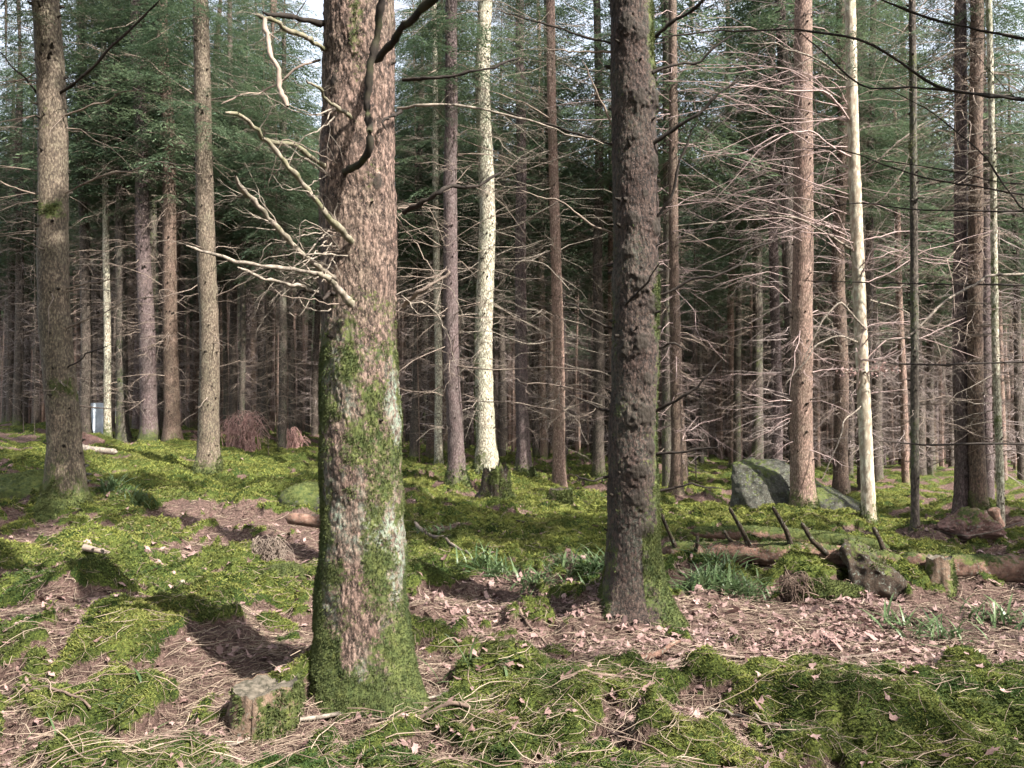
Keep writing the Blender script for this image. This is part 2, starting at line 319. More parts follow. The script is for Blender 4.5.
# ------------------------------------------------------------------ gaps cut into the canopy to steer sunlight onto chosen spots
TREES = [  # px_base, py_base, px_at_top_of_frame, width_px, material, moss style, name, label, crown start height
 (355, 698, 364, 82, 'main', 'main', 'spruce_tree', 'thick pinkish-brown spruce in front, green with moss below and broken pale branches above', 7),
 (637, 606, 631, 49, 'dark', 'dark', 'spruce_tree', 'thick dark-barked spruce right of centre with a mossy foot and black knots', 7),
 (57, 516, 45, 31, 'greybrown', 'left', 'spruce_tree', 'grey-brown spruce near the left edge with moss collars on its trunk', 6.5),
 (206, 479, 201, 20, 'greybrown', 'foot', 'spruce_tree', 'straight grey-brown spruce left of the thickest trunk, beside the reddish brush pile', 6.5),
 (147, 442, 137, 16, 'purple', 'foot', 'spruce_tree', 'mauve-grey spruce leaning slightly left, between two browner trunks at left', 7),
 (169, 443, 165, 15, 'brown', '', 'spruce_tree', 'brown spruce with a bare rosy lower trunk just right of the mauve-grey one', 7),
 (83, 438, 80, 10, 'darkthin', '', 'spruce_tree', 'dark thin spruce beside the pale concrete block', 6),
 (120, 441, 117, 11, 'darkthin', 'full', 'spruce_tree', 'slim spruce coated with yellow-green moss right of the pale concrete block', 6),
 (106, 438, 104, 7, 'white', 'foot', 'spruce_tree', 'thin pale sunlit trunk directly left of the moss-coated slim spruce', 6),
 (232, 436, 229, 8, 'darkthin', '', 'spruce_tree', 'dark slender spruce rising out of the reddish brush pile', 6),
 (268, 460, 263, 6, 'brown', 'full', 'spruce_tree', 'very thin mossy sapling right of the reddish brush pile', 4),
 (277, 456, 273, 10, 'brown', 'foot', 'spruce_tree', 'brown trunk touching the very thin mossy sapling on its right', 6),
 (455, 487, 449, 16, 'purple', 'foot', 'spruce_tree', 'mauve-brown spruce with mossy foot left of the bright white trunk', 7),
 (486, 476, 484, 19, 'white', 'leftside', 'spruce_tree', 'bright whitish spruce trunk with green moss down its left side, behind the jagged stump', 7),
 (439, 469, 434, 8, 'white', 'foot', 'spruce_tree', 'thin sunlit trunk left of the mauve-brown spruce', 6),
 (419, 466, 413, 8, 'pink', '', 'spruce_tree', 'thin light-brown trunk closest to the right side of the thickest trunk', 6),
 (524, 476, 519, 13, 'purple', 'foot', 'spruce_tree', 'dull grey-brown spruce right of the bright whitish trunk', 7),
 (560, 492, 549, 12, 'pink', '', 'spruce_tree', 'pale brown slim spruce growing on a low mossy stump', 7),
 (541, 468, 538, 6, 'pink', '', 'spruce_tree', 'very thin pinkish trunk left of the spruce that grows on a stump', 6),
 (600, 482, 597, 11, 'darkthin', 'foot', 'spruce_tree', 'dark trunk just left of the thick dark-barked spruce', 7),
 (677, 494, 672, 11, 'brown', '', 'spruce_tree', 'light brown slim spruce just right of the thick dark-barked spruce', 7),
 (697, 482, 693, 9, 'darkthin', '', 'spruce_tree', 'dark slim trunk between the light brown slim spruce and the boulder', 6),
 (735, 470, 727, 8, 'pink', 'foot', 'spruce_tree', 'thin pale trunk with a green lower half left of the boulder', 6),
 (759, 478, 755, 11, 'darkthin', 'full', 'spruce_tree', 'dark mossy trunk standing behind the big boulder', 7),
 (808, 516, 803, 22, 'pink', 'foot', 'spruce_tree', 'rosy-brown sunlit spruce with knotty bark at the right end of the boulder', 7.5),
 (872, 531, 848, 13, 'smooth', 'foot', 'pale_tree', 'smooth cream-white slim tree leaning left, right of the rosy-brown spruce', 8),
 (844, 500, 840, 14, 'brown', '', 'spruce_tree', 'shaded brown spruce behind, between the rosy-brown and the cream-white trees', 7),
 (917, 531, 912, 8, 'darkthin', 'full', 'spruce_tree', 'very thin dark mossy spruce right of the cream-white tree', 5),
 (866, 492, 874, 9, 'darkthin', '', 'spruce_tree', 'dark slim trunk half hidden behind the cream-white tree', 7),
 (965, 524, 958, 14, 'purple', '', 'spruce_tree', 'brown spruce left of the twin trunks near the right edge, beside the red rock', 7),
 (984, 522, 973, 15, 'brown', 'foot', 'spruce_tree', 'stoutest brown spruce near the right edge behind the red rock', 7),
 (1003, 531, 988, 7, 'white', 'full', 'spruce_tree', 'thin pale trunk nearest the right edge, speckled with moss', 5),
 (22, 434, 19, 6, 'darkthin', '', 'bare_tree', 'thin dark bare tree at the far left, right of two paler ones', 6),
 (33, 436, 34, 6, 'darkthin', '', 'bare_tree', 'thin dark bare tree directly left of the grey-brown spruce at left', 6),
 (8, 434, 5, 4, 'darkthin', '', 'bare_tree', 'thinnest dark bare tree against the bright gap at the left edge', 6),
]
BASES = []
for t in TREES:
    q = at(t[0], t[1]); d = q[1]; rad = t[3] / 2 / FPX * d; BASES.append((q + np.array([0, rad * .9, 0]), rad))
depth = lambda k: BASES[k][0][1]
GAPS = []
for px, py, k, r in [(372, 255, 0, .45), (378, 215, 0, .4), (365, 320, 0, .35), (395, 400, 0, .25), (360, 640, 0, .25), (484, 60, 13, .9), (484, 200, 13, .9), (484, 330, 13, .9), (484, 430, 13, .9), (435, 300, 14, 1), (435, 430, 14, 1),
                     (848, 60, 25, .9), (852, 200, 25, .9), (862, 360, 25, .9), (870, 480, 25, .9), (804, 200, 24, .9), (804, 320, 24, .9), (805, 80, 24, .8), (806, 440, 24, .8), (553, 420, 17, .6), (200, 80, 3, .4), (45, 120, 2, .4),
                     (672, 430, 20, .5)]:
    GAPS.append((P(px, py, depth(k) - .2), r))
for px, py, r in [(590, 505, 1.0), (640, 500, 1.0), (520, 500, .8), (700, 520, .9), (790, 540, .8), (850, 550, .8), (900, 560, .5), (430, 470, 1.0), (340, 455, 1.2), (40, 645, .35), (15, 690, .3), (90, 640, .3), (60, 590, .4), (130, 560, .5), (170, 500, .9), (250, 465, 1),
                  (750, 625, .5), (860, 620, .6), (950, 630, .7), (820, 650, .4), (900, 660, .4), (850, 690, .4), (700, 690, .35), (770, 680, .35), (920, 690, .4), (1000, 700, .35), (780, 730, .25), (640, 690, .25), (480, 690, .25), (960, 730, .25), (640, 720, .2), (250, 600, .3), (150, 690, .3), (440, 600, .25), (600, 745, .2), (560, 640, .2), (950, 565, .4), (340, 720, .15), (200, 720, .18)]:
    GAPS.append((at(px, py), r))
GP = np.array([g_[0] for g_ in GAPS]); GR = np.array([g_[1] for g_ in GAPS])
def sunny(c, extra=.22):                 # True where a point lies in one of the gaps
    dlt = c[:, None] - GP[None]; s = dlt @ SUN; dist = np.linalg.norm(dlt - s[..., None] * SUN, axis=2)
    return ((s > .6) & (dist < GR[None] + extra)).any(1)

# ------------------------------------------------------------------ branches and boughs
def branch(rng, base, az, el, L, r0, droop=.1, tw=6, K=7, S=4, wig=.05, sub=2, tl=.35):
    t = np.linspace(0, 1, K); d = np.array([math.cos(az) * math.cos(el), math.sin(az) * math.cos(el), math.sin(el)])
    wv = rng.normal(0, wig, (K, 3)).cumsum(0) * L / K * 2.2; wv[0] = 0
    p = base + d * (L * t)[:, None] + wv; p[:, 2] -= droop * L * t ** 2
    out = [tubes(p[None], (r0 * (1 - .82 * t))[None], S)]
    if tw > 0:
        side = np.array([-d[1], d[0], 0]); side /= np.linalg.norm(side) + 1e-9
        s = rng.uniform(.12, .97, tw); o = np.stack([np.interp(s, t, p[:, k]) for k in range(3)], 1)
        sg = rng.choice([-1, 1], tw)[:, None]; dd = d * rng.uniform(.4, 1., (tw, 1)) + side * sg * rng.uniform(.4, 1., (tw, 1)) + np.array([0, 0, 1]) * rng.uniform(-.45, .2, (tw, 1))
        dd /= np.linalg.norm(dd, axis=1, keepdims=True); ll = L * tl * (1.1 - s) * rng.uniform(.5, 1.3, tw) + .04
        u = np.linspace(0, 1, 4); q = o[:, None] + dd[:, None] * (ll[:, None] * u)[..., None] + rng.normal(0, .03, (tw, 4, 3)) * ll[:, None, None] * u[None, :, None] * 2
        q[:, :, 2] -= (.18 * ll[:, None] * u ** 2)
        rr = np.maximum(r0 * .38 * (1 - .6 * s), .0012)[:, None] * (1 - .7 * u)[None]
        out.append(tubes(q, rr, 3))
        if sub:
            n2 = tw * sub; kk = rng.integers(0, tw, n2); s2 = rng.uniform(.3, 1, n2); i0 = np.clip((s2 * 3).astype(int), 0, 2); fr = s2 * 3 - i0
            o2 = q[kk, i0] * (1 - fr)[:, None] + q[kk, i0 + 1] * fr[:, None]; d2 = dd[kk] + rng.normal(0, .7, (n2, 3)); d2 /= np.linalg.norm(d2, axis=1, keepdims=True)
            l2 = ll[kk] * rng.uniform(.3, .7, n2); u2 = np.linspace(0, 1, 3); q2 = o2[:, None] + d2[:, None] * (l2[:, None] * u2)[..., None]
            out.append(tubes(q2, (rr[kk, 1:2] * .6) * (1 - .5 * u2)[None], 3))
    return out
def add_all(mb, lst, **a):
    for V, F in lst: mb.add(V, F, **a)
def bough_proto(seed, nsec=13, nter=6, el=.092, ew=.023):
    rng = np.random.default_rng(seed); V = []; cen = []
    for s in np.linspace(.12, 1, nsec):
        for sg in (-1, 1):
            o = np.array([s, 0, .08 * s - .22 * s * s]); a = R(rng.uniform(38, 68)) * sg; L2 = (.12 + .5 * (1 - s) * min(1, s * 3.3)) * rng.uniform(.6, 1.2)
            d = np.array([math.cos(a), math.sin(a), rng.uniform(-.55, -.05)]); d /= np.linalg.norm(d)
            for u in np.linspace(.1, 1, max(2, int(nter * L2 / .35))):
                for s3 in (-1, 1):
                    b = o + d * L2 * u; b = b + np.array([0, 0, -.10 * u * u]); a3 = a + s3 * R(rng.uniform(20, 60)); e = np.array([math.cos(a3), math.sin(a3), rng.uniform(-.6, .15)]); e /= np.linalg.norm(e)
                    l = el * rng.uniform(.7, 1.3); wv = np.cross(e, [0, 0, 1]) + rng.normal(0, .35, 3); wv /= np.linalg.norm(wv); wv *= ew * rng.uniform(.7, 1.2) * .5
                    V.append([b, b + e * l * .5 + wv, b + e * l, b + e * l * .5 - wv])
    return np.array(V)
BF = [bough_proto(k) for k in range(4)]                       # fine boughs for crowns seen in the picture
BN = [bough_proto(k + 30, 19, 11, .055, .0105) for k in range(3)]  # finest, for the nearest visible crowns
BC = [bough_proto(k + 10, 7, 3, .20, .075) for k in range(3)]  # coarser, for crowns high above the frame
def boughs(mb, rng, org, az, el, L, protos, tint):
    for k in range(len(org)):
        Pz = protos[rng.integers(len(protos))]; c, s = math.cos(az[k]), math.sin(az[k]); ce, se = math.cos(el[k]), math.sin(el[k])
        f = np.array([c * ce, s * ce, se]); l = np.array([-s, c, 0]); u = np.cross(f, l)
        V = (Pz.reshape(-1, 3) * L[k]) @ np.stack([f, l, u]) + org[k]; n = len(Pz)
        mb.add(V, np.arange(n * 4).reshape(-1, 4), tint=np.clip(tint[k] + np.repeat(rng.normal(0, .18, n), 4), 0, 1))
def crown_pts(rng, H, z0, Lmax, step=.42, per=4, low=0.):
    o = []; z = z0
    while z < H - .3:
        f = (z - z0) / (H - z0); n = per if f > low else max(1, per // 2)
        a0 = rng.uniform(0, 6.3)
        for j in range(n): o.append((z + rng.uniform(-.15, .15), a0 + j * 2 * math.pi / n + rng.uniform(-.4, .4), R(rng.uniform(-22, 4) + 25 * f), max(.35, Lmax * min(1, .45 + f * 4) * (1 - f) ** .75 * rng.uniform(.75, 1.2))))
        z += step * rng.uniform(.8, 1.2)
    return np.array(o)

# ------------------------------------------------------------------ trunks
def trunk(mb, base, top, H, rad, rng, style, seg=24, fine=.06, flare=1.0, zt=None, seed=0, plate=0.004, knots=None, fdec=1.1):
    ax = (top - base) / (top[2] - base[2]); zv = (top[2] - base[2]) + .4 if zt is None else zt
    zs_ = np.concatenate([np.arange(-.25, zv, fine), np.linspace(zv, H, 14)]); K = len(zs_)
    r = rad * (1 - .028 * (zs_ - 1.2)); r = np.maximum(r, rad * .08); r = r * np.clip((H - zs_) / (H - zv) * 1.6, .12, 1)
    th = np.linspace(0, 2 * math.pi, seg, endpoint=False); TH, ZZ = np.meshgrid(th, zs_)
    cx, sx = np.cos(TH).ravel(), np.sin(TH).ravel(); zz = ZZ.ravel(); rr = np.repeat(r, seg)
    sway = np.stack([vn(np.c_[zs_ * .35, np.full(K, seed * 3.1)], 51), vn(np.c_[zs_ * .35, np.full(K, seed * 7.7)], 52)], 1) * rad * (.42 if fine > .02 else .16); sway *= np.clip(zs_ / 1.5, 0, 1)[:, None]
    fl = flare * np.exp(-np.maximum(zz, -.1) / (rad * fdec)); lobes = .28 + .5 * np.clip(vn(np.c_[cx * 1.7 + seed, sx * 1.7, zz * 0], 61) + .4, 0, 1)
    rr = rr * (1 + fl * lobes) ; pz = np.c_[cx * rad, sx * rad, zz]
    rr = rr * (1 + .05 * vn(pz * 3 / max(rad, .15) * .3 + seed, 62) + .02 * vn(pz * 22 + seed, 63))
    un = np.c_[TH.ravel() * rad / .015, zz / .034] + 1.1 * np.c_[vn(pz * 11, 90), vn(pz * 9, 91)]
    if style == 'dark': un = np.c_[TH.ravel() * rad / .034, zz / .016] + 1.0 * np.c_[vn(pz * 8, 90), vn(pz * 9, 91)]
    # keep the plates continuous round the trunk by shifting with noise
    un = un + .5 * np.c_[vn(pz * 30, 64), vn(pz * 30, 65)]; edge, cid = cells(un, 66)
    rr = rr + plate * (sst(0, .5, edge) * (.15 + 1.1 * cid ** 2) - .5) * (.6 + .6 * vn(pz * 5, 92)) + plate * .9 * vn(pz * np.array([80, 80, 38]), 67) + plate * (.5 if style == 'dark' else 1.2) * vn(pz * np.array([18, 18, 7]), 93)
    sw = np.repeat(sway, seg, 0)
    kn = np.zeros_like(zz)
    for kz, kx, kr in (knots if knots is not None else []):
        ka = -math.pi / 2 + kx; da = (TH.ravel() - ka + math.pi) % (2 * math.pi) - math.pi
        dd = np.hypot(da * rad, (zz - kz) * .8) / kr * (1 + .45 * vn(pz * 38 + kz * 9, 68)); kn = np.maximum(kn, np.exp(-dd ** 2)); rr = rr + kr * .7 * np.exp(-dd ** 2) - kr * .3 * np.exp(-(dd * 2.2) ** 2)
    V = base + ax * zz[:, None]; V = V + np.c_[sw, 0 * zz]; V[:, 0] += cx * rr; V[:, 1] += sx * rr
    i = (np.arange(K - 1)[:, None] * seg); j = np.arange(seg); j2 = (j + 1) % seg
    F = np.stack([i + j, i + j2, i + seg + j2, i + seg + j], -1).reshape(-1, 4)
    nz = fbm(pz * np.array([5, 5, 2.2]) + seed, 4, 70); left, right = -cx, cx; front = -sx
    foot = np.exp(-np.maximum(zz - .08, 0) / (.30 + rad * .8))
    moss = .85 * foot + .5 * nz * foot; lich = np.zeros_like(moss)
    if style == '': moss *= .5
    if style == 'full': moss = .20 + .65 * nz + .25 * foot + .12 * left
    if style == 'leftside': moss = np.clip(.55 * left + .55 * nz + .5 * foot, 0, 1); moss *= .8
    if style == 'left':
        moss = 1.1 * foot + .4 * nz * foot
        for z0, a in ((1.6, 1.0), (4.1, .9), (5.3, .35), (2.35, .4)): moss = moss + a * np.exp(-((zz - z0 - .12 * vn(pz * 6, 72)) / .15) ** 2) * np.clip(.35 + nz * 1.9 + .1 * front, 0, 1)
        moss += .12 * left + .18 * nz
    if style == 'dark':
        moss = 1.35 * np.exp(-np.maximum(zz - .1, 0) / .30) * (.55 + .5 * cx + 0.8 * nz) + .85 * np.clip(cx * 1.2 - .35, 0, 1) * (.7 + nz) + .45 * nz + .10 + .15 * np.clip(-cx - .3, 0, 1); lich = .25 * np.clip(nz + .3, 0, 1)
        moss *= np.where((front > .2) & (np.abs(cx + .25) < .4) & (zz < .7), .25, 1)
    if style == 'main':
        h = zz; low = sst(2.05, 1.55, h)
        nzm = fbm(pz * np.array([9, 9, 4.5]) + 31, 5, 79); moss = low * (.56 + 1.0 * nzm + .10 * np.abs(cx)) + .35 * sst(.3, .12, np.abs(h - 1.95)) + .40 * np.exp(-np.maximum(h, 0) / .3) - .22 * np.exp(-(((h - 1.35) / .25) ** 2 + ((cx - .35) / .4) ** 2))
        moss += .55 * np.exp(-(((h - 3.7) / .5) ** 2 + ((cx - .1) / .28) ** 2)) + .3 * np.exp(-(((h - 2.75) / .25) ** 2 + ((cx - .55) / .25) ** 2))
        moss += .18 * sst(3.2, 4, h) * cx + .25 * np.clip(-cx - .5, 0, 1) * low
        n2_ = fbm(pz * np.array([8, 8, 3.5]) + 9, 4, 77)
        lich = low * np.clip(.05 + 1.6 * n2_, 0, .9) + .55 * low * np.exp(-((cx - .93) / .12) ** 2) * np.clip(.35 + n2_ * 2.2, 0, 1) + .45 * np.exp(-(((h - 1.78) / .22) ** 2 + ((cx + .35) / .35) ** 2)); moss -= .5 * np.clip(lich - .4, 0, 1)
    if style in ('leftside', 'full'): lich = .4 * np.clip(nz + .2, 0, 1)
    mb.add(V, F, moss=np.clip(moss, 0, 1), lichen=np.clip(lich, 0, 1), knot=sst(.3, .6, kn) * .85)
    def axis(z): z = np.asarray(z, float); return base + ax * z[..., None] + np.stack([np.interp(z, zs_, sway[:, 0]), np.interp(z, zs_, sway[:, 1]), 0 * z], -1), np.interp(z, zs_, r)
    return axis
def stubs(mb, axis, rng, z0, z1, n, rad, ln=.5):
    z = rng.uniform(z0, z1, n); az = rng.uniform(0, 2 * math.pi, n); c, r = axis(z); d = np.stack([np.cos(az), np.sin(az), rng.uniform(-.1, .5, n)], 1)
    s = c + d * (r * .85)[:, None]; L = rad * ln * rng.uniform(.15, .6, n); p = s[:, None] + d[:, None] * (L[:, None] * np.linspace(0, 1, 3) + (r * .15)[:, None] * np.array([0, .5, 1.]))[..., None]
    rr = rad * rng.uniform(.06, .13, n); V, F = tubes(p, rr[:, None] * np.array([1.7, .9, .5]), 5); mb.add(V, F, knot=.9)

TREE_OBJ = []
for k, (px, py, pt, wpx, mt, style, nm, label, z0) in enumerate(TREES):
    B, rad = BASES[k]; rng = np.random.default_rng(100 + k); Y0 = B[1]
    T = P(pt, 0, Y0); H = rng.uniform(17, 22) if rad > .14 else rng.uniform(11, 15)
    if wpx < 7: H = 12
    root = empty(nm, B, label, 'tree')
    mb = MB()
    if k == 0: ax = trunk(mb, B, T, H, rad, rng, style, 300, .0055, 1.25, 4.8, k, .0045, [(2.75, .7, .03), (3.3, -.5, .03)], 1.9)
    elif k == 1: ax = trunk(mb, B, T, H, rad, rng, style, 200, .009, 1.5, 5.6, k, .0036, [(z_, x_, rr_) for z_, x_, rr_ in [(3.9, .1, .06), (3.92, 1.0, .06), (3.4, .8, .06), (2.95, -.2, .045), (2.9, .9, .06), (2.45, .1, .06), (2.3, .7, .06), (2.0, .1, .06), (1.72, .4, .04), (1.45, .3, .07), (1.40, -.2, .04), (1.02, .1, .06), (.80, .05, .055), (3.15, .3, .03), (4.4, .2, .05), (4.5, -.4, .06), (.58, .35, .05), (1.95, -.6, .04), (2.7, -.5, .04), (3.6, -.1, .03), (1.2, .6, .04), (4.9, .3, .06)]], 1.4)
    else: ax = trunk(mb, B, T, H, rad, rng, style, 28 if wpx > 10 else 14, .05 if wpx > 10 else .1, 1.25, None, k, .003, None, 1.7)
    zv = min(T[2] - B[2] + .5, 14)
    if nm != 'pale_tree' and nm != 'bare_tree': stubs(mb, ax, rng, .3, zv, 22 if k == 0 else int(min(160, zv * (13 if wpx > 14 else 8))), .10 if k == 0 else max(rad, .12))
    mb.build('trunk', M[mt], root, origin=B)
    # crown above the frame; boughs left out to let sun onto chosen spots
    pts = crown_pts(rng, H, z0 + rng.uniform(-.5, .8), 2.1 if rad > .12 else 1.4, .5 if Y0 < 14 else .42, 4)
    c, r = ax(pts[:, 0]); az, el, L = pts[:, 1], pts[:, 2], pts[:, 3]
    mid = c + np.stack([np.cos(az), np.sin(az), 0 * az], 1) * (L * .5)[:, None]; tip_ = 2 * mid - c; keep = ~(sunny(mid) | sunny(.6 * tip_ + .4 * mid) | sunny(.5 * c + .5 * mid))
    cr = MB(); 
    if nm not in ('pale_tree', 'bare_tree') and keep.any():
        boughs(cr, rng, c[keep], az[keep], el[keep], L[keep], BF if Y0 > 19 else BN if Y0 > 9 else BC, rng.uniform(.1, .9, keep.sum()))
        cr.build('crown', M['needle'], root, smooth=False, origin=B)
    TREE_OBJ.append((root, ax, rng, B, rad, zv, H))

# dead branches
def gen_dead(rng, ax, rad, z0, z1, n, Ls, r0, tw, sub, pale=0, azr=None, skip=None):
    out = []
    for q in range(n):
        z = rng.uniform(z0, z1); az = rng.uniform(0, 2 * math.pi) if azr is None else rng.uniform(*azr)
        c, r = ax(np.array(z)); L = Ls * rng.uniform(.35, 1.2) * (.6 + .5 * z / z1)
        s = c + np.array([math.cos(az), math.sin(az), 0]) * r * .8
        e = s + np.array([math.cos(az), math.sin(az), 0]) * L
        if skip is not None and skip(s, e): continue
        out.append(branch(rng, s, az, R(rng.uniform(-26, 26)), L, r0 * rng.uniform(.5, 1.2), rng.uniform(-.05, .35), tw, 6, 4 if r0 > .006 else 3, .085, sub))
    return out
for k, (root, ax, rng, B, rad, zv, H) in enumerate(TREE_OBJ):
    px, py, pt, wpx, mt, style, nm, label, z0 = TREES[k]; d = B[1]
    if k in (0, 1): continue
    if nm == 'pale_tree': continue
    n = int(zv * (10 if wpx > 9 else 7)); r0 = .010 if wpx > 10 else .008
    if k == 2 or k == 3:                      # nearer trunks: each branch its own part
        for b in gen_dead(rng, ax, rad, 1.2, zv, 34 if k == 2 else 40, 1.5, .010, 5, 1):
            m_ = MB(); add_all(m_, b); m_.build('branch', M['twig'], root, origin=B)
        continue
    m_ = MB(); 
    for b in gen_dead(rng, ax, rad, 1.0, zv, n, (2.3 if B[1] < 22 else 1.9) if rad > .1 else 1.3, r0 * (.7 if B[1] < 12 else 1), 8, 2): add_all(m_, b)
    mm = M['twigpale'] if mt in ('white',) or k in (17,) else M['twigrose'] if k in (24, 20, 22) else M['twig']
    m_.build('dead_branchwork', mm, root, origin=B)

def pix_branch(root, B, pts, r_px, Y0, m, name='branch', dy=None, tw=0, rng=None, label=None, tint=0., tl=.3):
    """pts are (px, py[, depth offset]) along the branch, radius in pixels start->end"""
    W = [P(p[0], p[1], Y0 + (p[2] if len(p) > 2 else 0)) for p in pts]; q = poly(W, max(10, len(pts) * 5)); K = len(q); t = np.linspace(0, 1, K)
    rr = np.interp(t, [0, 1], r_px) / FPX * Y0; rg = rng or np.random.default_rng(int(abs(pts[0][0] * 7 + pts[0][1])))
    rr = .74 * rr * (1 + .16 * rg.normal(0, 1, K)); rr[-1] *= .45; q = q + rg.normal(0, .003, (K, 3)); Lq = np.linalg.norm(q[-1] - q[0])
    for _k in range(4):
        c0 = rg.uniform(.1, .95); q = q + np.clip(1 - np.abs(t - c0) / .16, 0, 1)[:, None] * rg.normal(0, .022, 3) * min(Lq, 1.) * t[:, None].clip(0, .5) * 2; mb = MB(); V, F = tubes(q[None], rr[None], 8); mb.add(V, F, tint=np.repeat(np.clip(tint + rg.normal(0, .15, K), 0, 1) if tint else np.zeros(K), 8))
    if tw:
        L = np.linalg.norm(q[-1] - q[0])
        for _ in range(tw):
            i = rg.integers(2, K - 1); dd = (q[i] - q[i - 1]); dd /= np.linalg.norm(dd); dd = dd + rg.normal(0, .65, 3); az = math.atan2(dd[1] * .5, dd[0]); el = math.atan2(dd[2], math.hypot(dd[0], dd[1]))
            add_all(mb, branch(rg, q[i], az, el, L * tl * rg.uniform(.4, 1.2), max(.0014, rr[i] * .32), rg.uniform(-.3, .6), 3, 7, 3, .12, 1, .5), tint=0.)
    o = mb.build(name, m, root, origin=B)
    if label: o['label'] = label
    return o
r0_, ax0, rg0, B0, rad0, _, _ = TREE_OBJ[0]; Y0 = B0[1]
DB, PB = M['twigdark'], M['twigpale']
for pts, rp, mm, tw, tint, lb in [
  ([(344, 172, -.20), (358, 166, -.30), (367, 152, -.36), (368, 110, -.40), (370, 70, -.42), (376, 30, -.45), (384, -12, -.5)], (4.4, 4.8), DB, 0, .12, 'thick black branch curving up in front of the trunk'),
  ([(376, 62, -.22), (392, 42, -.35), (410, 22, -.5), (440, -14, -.75)], (4.6, 5), DB, 0, .1, 'black branch rising to the upper right'),
  ([(330, 24, -.05), (300, 20, -.2), (262, 10, -.45)], (4.5, 2.5), DB, 3, .0, None),
  ([(326, 50, -.1), (300, 34, -.3), (262, 16, -.5), (256, 14, -.5)], (3.2, 3.0), PB, 3, .35, 'greenish grey broken branch at the upper left'),
  ([(264, 18, -.5), (270, 50, -.52), (279, 80, -.55), (288, 108, -.6)], (2.8, 3.2), M['twig'], 1, .6, 'mossy broken branch end hanging down'),
  ([(352, 118, -.22), (336, 106, -.3), (318, 92, -.4), (306, 80, -.5)], (3.2, 1.3), PB, 2, .3, None),
  ([(326, 166, -.12), (298, 150, -.3), (270, 137, -.45), (224, 113, -.7)], (3.6, 2.4), PB, 7, .35, None),
  ([(352, 242, -.22), (334, 222, -.35), (308, 190, -.45), (284, 160, -.55), (264, 138, -.65)], (4.4, 2.6), PB, 9, .3, 'long pale lichened branch pointing to the upper left'),
  ([(335, 278, -.18), (306, 258, -.35), (272, 226, -.5), (250, 200, -.6), (235, 177, -.75)], (3.8, 3.0), PB, 10, .1, 'pale grey broken branch, the lowest of the slanting ones'),
  ([(352, 305, -.26), (342, 292, -.32), (330, 278, -.38), (318, 273, -.4)], (5.2, 3.6), PB, 0, .1, 'stout pale broken branch stub'),
  ([(322, 275, -.38), (270, 266, -.5), (225, 257, -.62), (186, 246, -.75)], (3.0, 1.8), PB, 6, .0, 'straight pale branch reaching left'),
  ([(318, 292, -.3), (290, 285, -.45), (262, 276, -.55), (238, 268, -.62)], (2.6, 1.4), PB, 4, .0, None),
  ([(336, 292, -.15), (322, 300, -.3), (300, 290, -.35), (288, 310, -.4)], (3, 1.2), DB, 3, 0, None),
  ([(404, 212, 0), (420, 204, -.1), (440, 193, -.15), (470, 184, -.1), (502, 173, 0)], (3.6, 1.8), DB, 4, .0, None),
  ([(404, 306, 0), (418, 292, -.1), (436, 284, -.1), (447, 270, -.1)], (3.4, 1.6), M['twig'], 5, .0, 'short knobbly branch on the right side'),
  ([(404, 80, 0), (430, 78, -.1), (470, 70, -.1), (520, 58, 0)], (2.8, 1.4), DB, 4, .0, None),
  ([(400, 112, -.05), (384, 120, -.2), (386, 130, -.2)], (2.6, 1.4), DB, 0, .0, None),
  ([(398, 108, 0), (430, 104, -.1), (470, 106, .1), (560, 128, .3), (604, 145, .5)], (2.2, .9), PB, 3, .0, None),
  ([(320, 60, 0), (300, 66, -.1), (262, 92, -.2), (222, 104, -.4)], (1.8, .8), M['twig'], 3, 0, None)]:
    pix_branch(r0_, B0, pts, rp, Y0, mm, 'branch', tw=tw, tint=tint, label=lb)
rg = np.random.default_rng(5)
for q in range(34):                          # fine curling twigs round the whorls
    cx_, cy_ = [(330, 235), (340, 250), (325, 275), (345, 115), (350, 300), (330, 170), (404, 300), (400, 210)][q % 8]; s = -1 if cx_ < 380 else 1
    a, b = rg.uniform(25, 95), rg.uniform(-60, 60); Yd = rg.uniform(-.5, -.15) if s < 0 else rg.uniform(-.2, .2)
    bow = rg.uniform(-35, 35)
    pts = [(cx_ + rg.uniform(-8, 8), cy_ + rg.uniform(-8, 8), Yd * .5), (cx_ + s * a * .4, cy_ + b * .3 + bow * .7, Yd), (cx_ + s * a * .8, cy_ + b * .8 + bow, Yd - .05), (cx_ + s * a, cy_ + b + rg.uniform(0, 20), Yd)]
    pix_branch(r0_, B0, pts, (rg.uniform(.8, 1.3), .35), Y0, PB if rg.random() < .75 else M['twig'], 'twig', tw=2 if q % 3 == 0 else 0, tl=.4)
r1_, ax1, rg1, B1, rad1, _, _ = TREE_OBJ[1]; Y1 = B1[1]
